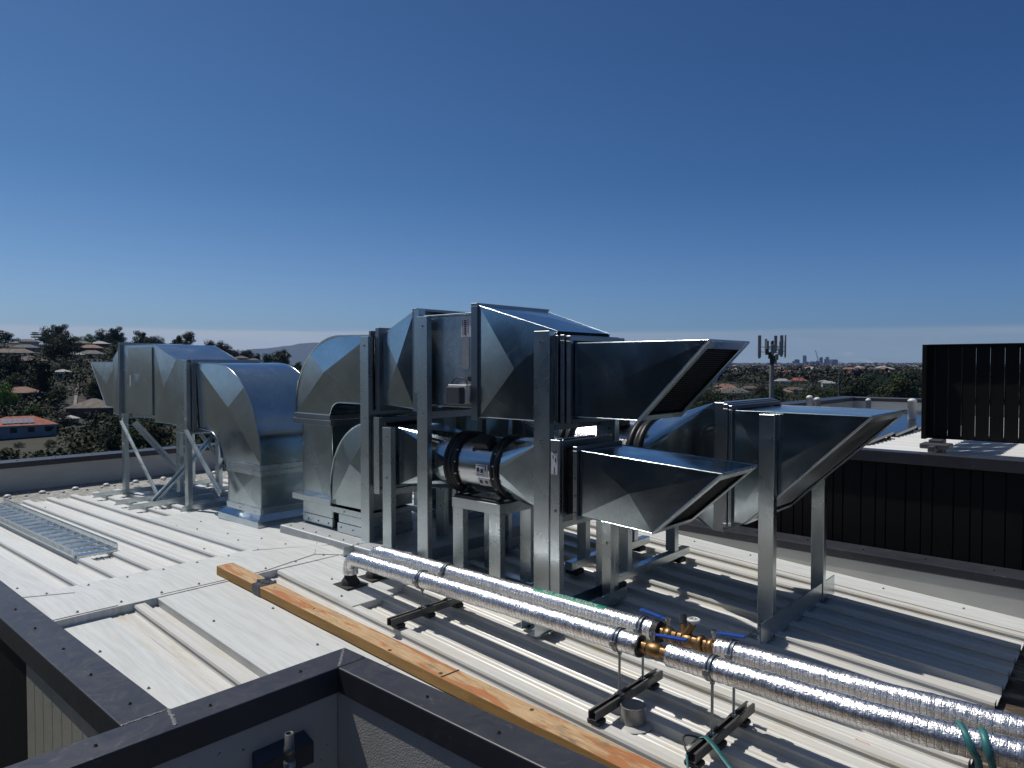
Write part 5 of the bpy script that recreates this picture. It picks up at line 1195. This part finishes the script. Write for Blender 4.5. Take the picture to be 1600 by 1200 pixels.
# garden shrubbery between the houses: ground cover nobody could count
m = MB(); ru = random.Random(5)
for k in range(11500):
    px = ru.uniform(-90, 560) if k < 5200 else ru.uniform(540, 1650) if k < 9100 else ru.uniform(1040, 1470); d = 150 * math.exp(ru.uniform(0, 1.62)); X, Y = bearing(px, d); z = ground_z(X, Y); w_ = ru.uniform(1.8, 4.6); hh = ru.uniform(1.4, 5.2)
    yb = proj(X, Y, z)[1]; yt = proj(X, Y, z + hh)[1]; hw = w_ / d * F
    if any(px + hw > a and px - hw < b and yt < c2 and yb > c1 and d < dd for a, b, c1, c2, dd in boxes): continue
    for j in range(22):
        p = Vector((X + ru.gauss(0, .5) * w_, Y + ru.gauss(0, .5) * w_, z + hh * ru.uniform(0, 1)))
        a = Vector((ru.gauss(0, 1), ru.gauss(0, 1), ru.gauss(0, .8))).normalized(); b = a.cross(Vector((ru.gauss(0, 1), ru.gauss(0, 1), 1))).normalized(); q = w_ * ru.uniform(.09, .22)
        m.add([p - a * q, p + b * q * .7, p + a * q, p - b * q * .7], [(0, 1, 2, 3)])
tag(m.build('garden_shrubs', foliage('shrub_leaf', (.010, .017, .007), (.042, .055, .018))), 'low dark garden shrubbery filling the hillside between houses and trees', 'shrubbery', kind='stuff')

# ------------------------------------------------------------------ the plain at the right
rl = random.Random(33)
for px, d, w_, roof, wall, lab in ((1246, 640, 17, 'terra', 'white', 'house with an orange-red roof right of the antenna mast'), (1222, 625, 14, 'pale', 'white', 'long pale-roofed house just right of the antenna mast'), (1296, 560, 11, 'pale', 'white', 'bright pale roof left of the tall thin pole'), (1287, 590, 8, 'pale', 'white', 'small white roof beside the bright pale one'),
    (1368, 480, 9, 'terra', 'white', 'small orange roof showing between the big dark trees'), (1133, 560, 15, 'salmon', 'wall', 'pinkish roof under the tip of the upper slanted cowl, highest of a row'), (1140, 520, 19, 'salmon', 'white', 'long pinkish roof right of the upper slanted cowl'), (1128, 480, 14, 'brown', 'white', 'brown roof low beside the upper slanted cowl'), (1160, 690, 13, 'salmon', 'wall', 'pinkish roof left of the antenna mast'),
    (1172, 545, 13, 'brown', 'wall', 'brown roof beside the rust-coloured tree'), (1150, 470, 20, 'grey', 'white', 'long grey-green roof just over the large right duct'), (1240, 500, 14, 'brown', 'wall', 'brown roof over the close pair of vent pipes'), (1225, 470, 11, 'salmon', 'white', 'pink roof low beside the antenna mast'), (1275, 700, 10, 'grey', 'wall', 'grey roof under the city skyline'), (1340, 680, 10, 'pale', 'white', 'pale roof far behind the thin vent pipe'), (1190, 760, 12, 'grey', 'white', 'grey roof left of the mast pole, far off'), (1110, 640, 12, 'grey', 'white', 'grey roof half behind the upper slanted cowl')):
    hs(px, d, w_, w_ * .62, 2.8, roof, wall, lab, rl.uniform(-.3, .3))
for key, px, d, s, lab, zs in (('dark', 1331, 300, 1.55, 'big round dark tree left of the thin vent pipe', 1.0), ('olivetall', 1398, 265, 1.30, 'broad olive-brown gum tree behind the thick vent pipe', .95), ('dark2', 1428, 330, 1.5, 'dark tree crowding the left edge of the black louvre screen', 1.1), ('dark2', 1356, 400, 1.55, 'dark round tree between the two biggest trees', 1.05), ('olive', 1310, 330, 1.15, 'olive tree at the foot of the tall thin pole', 1), ('rust', 1190, 420, 1.1, 'rust-coloured tree left of the antenna mast', 1.0), ('dark', 1216, 390, 1.0, 'dark tree touching the antenna mast pole on its right', 1), ('olive', 1262, 330, 1.0, 'olive tree behind the close pair of vent pipes', 1), ('bush', 1372, 250, 1.5, 'wide olive bush below the small orange roof', 1), ('dark', 1112, 330, 1.0, 'dark tree under the upper slanted cowl', .9)):
    X, Y = bearing(px, d); tree(key, X, Y, s, lab, 'trees on the plain at the right', rnd.uniform(0, 6.3), zs)
n_ = 0; tries = 0
while n_ < 132 and tries < 3000:
    tries += 1
    px = rt.uniform(600, 1680) if rt.random() < .35 else rt.uniform(1040, 1460); d = 230 * math.exp(rt.uniform(0, 1.25))
    key = rt.choice(('dark', 'dark2', 'dark', 'olive', 'olivetall', 'tall', 'bush', 'olive', 'rust' if rt.random() < .2 else 'dark2')); s = rt.uniform(.8, 1.3); H = {'bush': 5, 'rust': 8, 'tall': 15, 'olivetall': 14}.get(key, 10.5) * s
    X, Y = bearing(px, d); z = ground_z(X, Y); yb = proj(X, Y, z)[1]; yt = proj(X, Y, z + H)[1]; hw = H * .3 / d * F
    if any(px + hw > a and px - hw < b and yt < c2 and yb > c1 and d < dd for a, b, c1, c2, dd in boxes): continue
    if yt < 577: continue
    n_ += 1
    what = {'dark': 'dark round tree', 'dark2': 'dark round tree', 'tall': 'dark gum tree', 'olive': 'olive tree', 'olivetall': 'tall olive gum tree', 'bush': 'low olive bush', 'rust': 'brownish tree'}[key]
    where = ('on the near plain' if d < 380 else 'on the middle plain' if d < 560 else 'on the far plain') + (' behind the ducts' if px < 1060 else ' around the antenna mast' if px < 1260 else ' under the city skyline' if px < 1345 else ' beside the black screen')
    tree(key, X, Y, s, what + ' ' + where, what + 's ' + where, rt.uniform(0, 6.3), rt.uniform(.85, 1.15))
for k_ in KIND:
    if k_ not in used:
        o = KIND[k_]
        for c_ in list(o.children): bpy.data.objects.remove(c_)
        bpy.data.objects.remove(o)
# the far suburb: a wood and roofs nobody could count
m = MB(); rf = random.Random(77)
for k in range(9000):
    d = 640 * math.exp(rf.uniform(0, 2.45) ** 1.0); px = rf.uniform(560, 1700) if rf.random() < .4 else rf.uniform(1040, 1470)
    if d < 900 and px < 560: continue
    X, Y = bearing(px, d); z = ground_z(X, Y); w_ = rf.uniform(3.5, 7) * (1 + d / 6000); hh = rf.uniform(5, 11) * (1 + d / 9000)
    for j in range(13 if d < 2500 else 8):
        u = Vector((rf.gauss(0, .45), rf.gauss(0, .45), rf.uniform(.0, 1))); p = Vector((X + u.x * w_, Y + u.y * w_, z + hh * (.15 + .8 * u.z * (1 - .3 * abs(u.x)))))
        a = Vector((rf.gauss(0, 1), rf.gauss(0, 1), rf.gauss(0, .7))).normalized(); b = a.cross(Vector((rf.gauss(0, 1), rf.gauss(0, 1), 1))).normalized(); q = w_ * rf.uniform(.2, .38)
        m.add([p - a * q, p + b * q * .7, p + a * q, p - b * q * .7], [(0, 1, 2, 3)])
tag(m.build('distant_trees', foliage('far_leaf', (.014, .019, .011), (.055, .050, .026))), 'dark band of distant suburban trees reaching to the horizon', 'woodland', kind='stuff')
FR = [[MB() for _ in range(3)], MB()]
for k in range(1500):
    d = 760 * math.exp(rf.uniform(0, 2.2)); px = rf.uniform(560, 1700) if rf.random() < .35 else rf.uniform(1040, 1470); X, Y = bearing(px, d); z = ground_z(X, Y) + 1.5 + d / 1500
    w_, dd, hh = rf.uniform(9, 18), rf.uniform(8, 11), 3 + (rf.random() < .1) * 4; az = math.atan2(Y, X) - math.pi / 2 + rf.uniform(-.4, .4)
    for bi, mb_ in ((0, FR[0][k % 3]), (1, FR[1])):
        t_ = MB()
        if bi == 0: hipped(t_, w_, dd, hh, dd * .24)
        else: t_.box(-w_ / 2, w_ / 2, -dd / 2, dd / 2, -2, hh)
        mb_.add([(X + x * math.cos(az) - y * math.sin(az), Y + x * math.sin(az) + y * math.cos(az), z + q) for x, y, q in t_.v], t_.f)
rows = bpy.data.objects.new('distant_houses', None); COL.objects.link(rows); tag(rows, 'scattered pale and brown roofs of the far suburb below the horizon', 'houses', kind='stuff')
for i, k in enumerate(('salmon', 'grey', 'pale')): tag(FR[0][i].build('roof', HM[k], rows), kind='stuff')
tag(FR[1].build('wall', HM['white'], rows), kind='stuff')

# ------------------------------------------------------------------ city skyline, crane, mast, poles
CT = M('city_concrete', (.16, .17, .19), (.10, .11, .13), .02, .6); CG = M('city_glass', (.06, .075, .10), (.04, .05, .07), .02, .3)
names = ['low stepped block at the left end of the city skyline', 'broad dark block left of the tallest city tower', 'tallest square tower of the city skyline', 'wide podium at the foot of the tallest city tower', 'broad low block left of the crane', 'stepped block under the crane', 'round-topped tower right of the crane', 'narrow tower left of the second tall slab', 'tall slab in the right part of the skyline', 'wide block at the right of the skyline', 'end block at the right end of the city skyline']
for (px, wp, yt), lab in zip(((1239.4, 3.3, 564), (1245, 7.8, 561.5), (1257, 5.5, 555.3), (1259, 8.4, 565), (1269.5, 10, 564.8), (1277, 5, 563.7), (1282.6, 5.2, 557.5), (1289, 2.8, 560.7), (1292.4, 4.5, 557.5), (1299, 9, 561.5), (1306, 5.2, 561.7)), names):
    d = 7400 + rf.uniform(-200, 200); X, Y = bearing(px, d); g = ground_z(X, Y) - 15; zt = CAMZ + (570 - yt) / F * d; w_ = wp / F * d
    t = thing('city_tower', lab, 'tower', (X, Y, g), 'city towers on the horizon'); az = math.atan2(Y, X) - math.pi / 2 + rf.choice((-.5, .4, .15)); ww = w_ / (abs(math.cos(az - math.atan2(Y, X) + math.pi / 2)) + .7 * abs(math.sin(az - math.atan2(Y, X) + math.pi / 2)))
    t.rotation_euler = (0, 0, az); rd_ = 'round' in lab
    m = MB(); m.box(X - ww / 2, X + ww / 2, Y - ww * .35, Y + ww * .35, g, zt - (10 if rd_ else 4)); m.build('tower_body', CG if wp < 6 else CT, t)
    m = MB()
    if rd_: m.lathe_z([(ww * .48, zt - 10), (ww * .42, zt - 4), (ww * .25, zt), (0, zt + 1)], X, Y, 16)
    else: m.box(X - ww * .38, X + ww * .30, Y - ww * .25, Y + ww * .25, zt - 4, zt)
    m.build('massing_volume', CT, t)  # rooftop plant room of the tower
    m = MB(); k = 0; zz = g + 20
    while zz < zt - 12: m.box(X - ww / 2 - .5, X + ww / 2 + .5, Y - ww * .35 - .5, Y + ww * .35 + .5, zz, zz + 2); zz += 9
    m.build('floor_bands', CT, t)
X, Y = bearing(1277.5, 7300); g = ground_z(X, Y) - 10; t = thing('tower_crane', 'tower crane with a steep raised jib over the city skyline', 'crane', (X, Y, g)); kx, ky = cR
zt = CAMZ + 9 / F * 7300; m = MB(); m.bar((X, Y, g), (X, Y, zt), 5, 5); m.build('mast', CT, t); ex = 3.6 / F * 7300
m = MB(); m.bar((X, Y, zt), (X - ex * kx, Y - ex * ky, zt + 13.5 / F * 7300), 4.5, 4.5, (0, 1, .3)); m.bar((X, Y, zt), (X + 10 * kx, Y + 10 * ky, zt + 3), 4, 4); m.build('jib', CT, t)

X, Y = bearing(1205, 65); g = ground_z(X, Y); t = thing('antenna_mast', 'tall telecom mast with a crowded crown of panel antennas', 'antenna mast', (X, Y, g))
def loc(u, v, z): return (X + cR[0] * u + cF[0] * v, Y + cR[1] * u + cF[1] * v, z)
GP = M('mast_grey', (.26, .25, .235), (.20, .19, .18), 3, .6, .08, .2); PA = M('antenna_panel_grey', (.30, .30, .29), (.25, .25, .24), 2, .5); DK = M('radio_unit_dark', (.05, .052, .055), (.03, .03, .033), 4, .6)
m = MB(); m.tube(loc(0, 0, g), loc(.06, 0, 2.2), .30, 14, True, .19); m.build('mast_pole', GP, t)
m = MB(); m.tube(loc(.06, 0, 1.4), loc(.06, 0, 3.6), .13, 10)
for z in (2.55, 2.9, 3.1):
    ps = [loc(.06 + .62 * math.cos(a), .62 * math.sin(a), z) for a in [2 * math.pi * k / 10 for k in range(10)]]
    for a, b in zip(ps, ps[1:] + ps[:1]): m.tube(a, b, .03, 6)
    for k in range(0, 10, 3): m.tube(loc(.06, 0, z), ps[k], .03, 6)
m.build('head_frame', DK, t)
for u, v, z0, z1, wd in ((-1.10, 0, 2.15, 4.15, .30), (-.55, -.5, 2.55, 3.65, .26), (-.30, .6, 2.7, 3.85, .22), (.14, -.62, 2.7, 4.1, .28), (.30, .5, 2.6, 3.7, .22), (.62, -.5, 2.6, 3.6, .22), (.82, -.25, 2.3, 4.15, .30), (1.10, .2, 2.45, 3.8, .12), (1.30, .1, 2.2, 4.18, .14), (-.1, -.6, 2.45, 3.3, .3)):
    m = MB(); m.bar(loc(u, v, z0), loc(u, v, z1), wd, .14, (cF[0], cF[1], 0)); m.bar(loc(u, v, z0 - .12), loc(u, v, z0 + .0), wd * .7, .1, (cF[0], cF[1], 0)); m.build('panel_antenna', PA, t, .03, 2)
    m = MB()
    for z in (z0 + .5, min(z1 - .4, 3.1)): m.tube(loc(u, v, z), loc(u * .45, v * .45, z - .05), .028, 6)
    m.build('antenna_arm', DK, t)
for u, v, z in ((-.25, -.3, 2.0), (.05, -.4, 1.75), (.38, -.3, 1.9), (-.12, -.35, 1.45), (.28, -.2, 1.5), (.05, .3, 2.1), (-.62, -.55, 2.35), (.55, -.5, 2.35)): m = MB(); m.bar(loc(u, v, z), loc(u, v, z + .55), .26, .2, (cF[0], cF[1], 0)); m.build('radio_unit', DK if u < .2 else PA, t, .02)
for px, d, yt, lab in ((1249, 95, 588, 'thin pale pole rising behind the close pair of vent pipes'), (1310.5, 90, 569, 'taller thin pale pole in front of the city suburb')):
    X, Y = bearing(px, d); g = ground_z(X, Y); zt = CAMZ + (570 - yt) / F * d; t = thing('light_pole', lab, 'pole', (X, Y, g), 'thin pale poles')
    m = MB(); m.tube((X, Y, g), (X, Y, zt), .055, 8, True, .035); m.build('pole_shaft', 'rod', t); m = MB(); m.tube((X, Y, zt), (X, Y, zt + .12), .07, 8); m.build('pole_cap', 'pvc', t)

# ------------------------------------------------------------------ the air in between
if HAZE:
    m = MB(); m.box(-16400, 16400, -16400, 16400, -220, 620)
    hm = bpy.data.materials.new('haze'); hm.use_nodes = True; n_t = hm.node_tree; n_t.nodes.remove(n_t.nodes['Principled BSDF'])
    pv = n_t.nodes.new('ShaderNodeVolumePrincipled'); pv.inputs['Color'].default_value = (.26, .46, .95, 1); pv.inputs['Density'].default_value = HAZE; pv.inputs['Anisotropy'].default_value = .1
    n_t.links.new(pv.outputs['Volume'], n_t.nodes['Material Output'].inputs['Volume'])
    tag(m.build('haze', hm), kind='stuff')
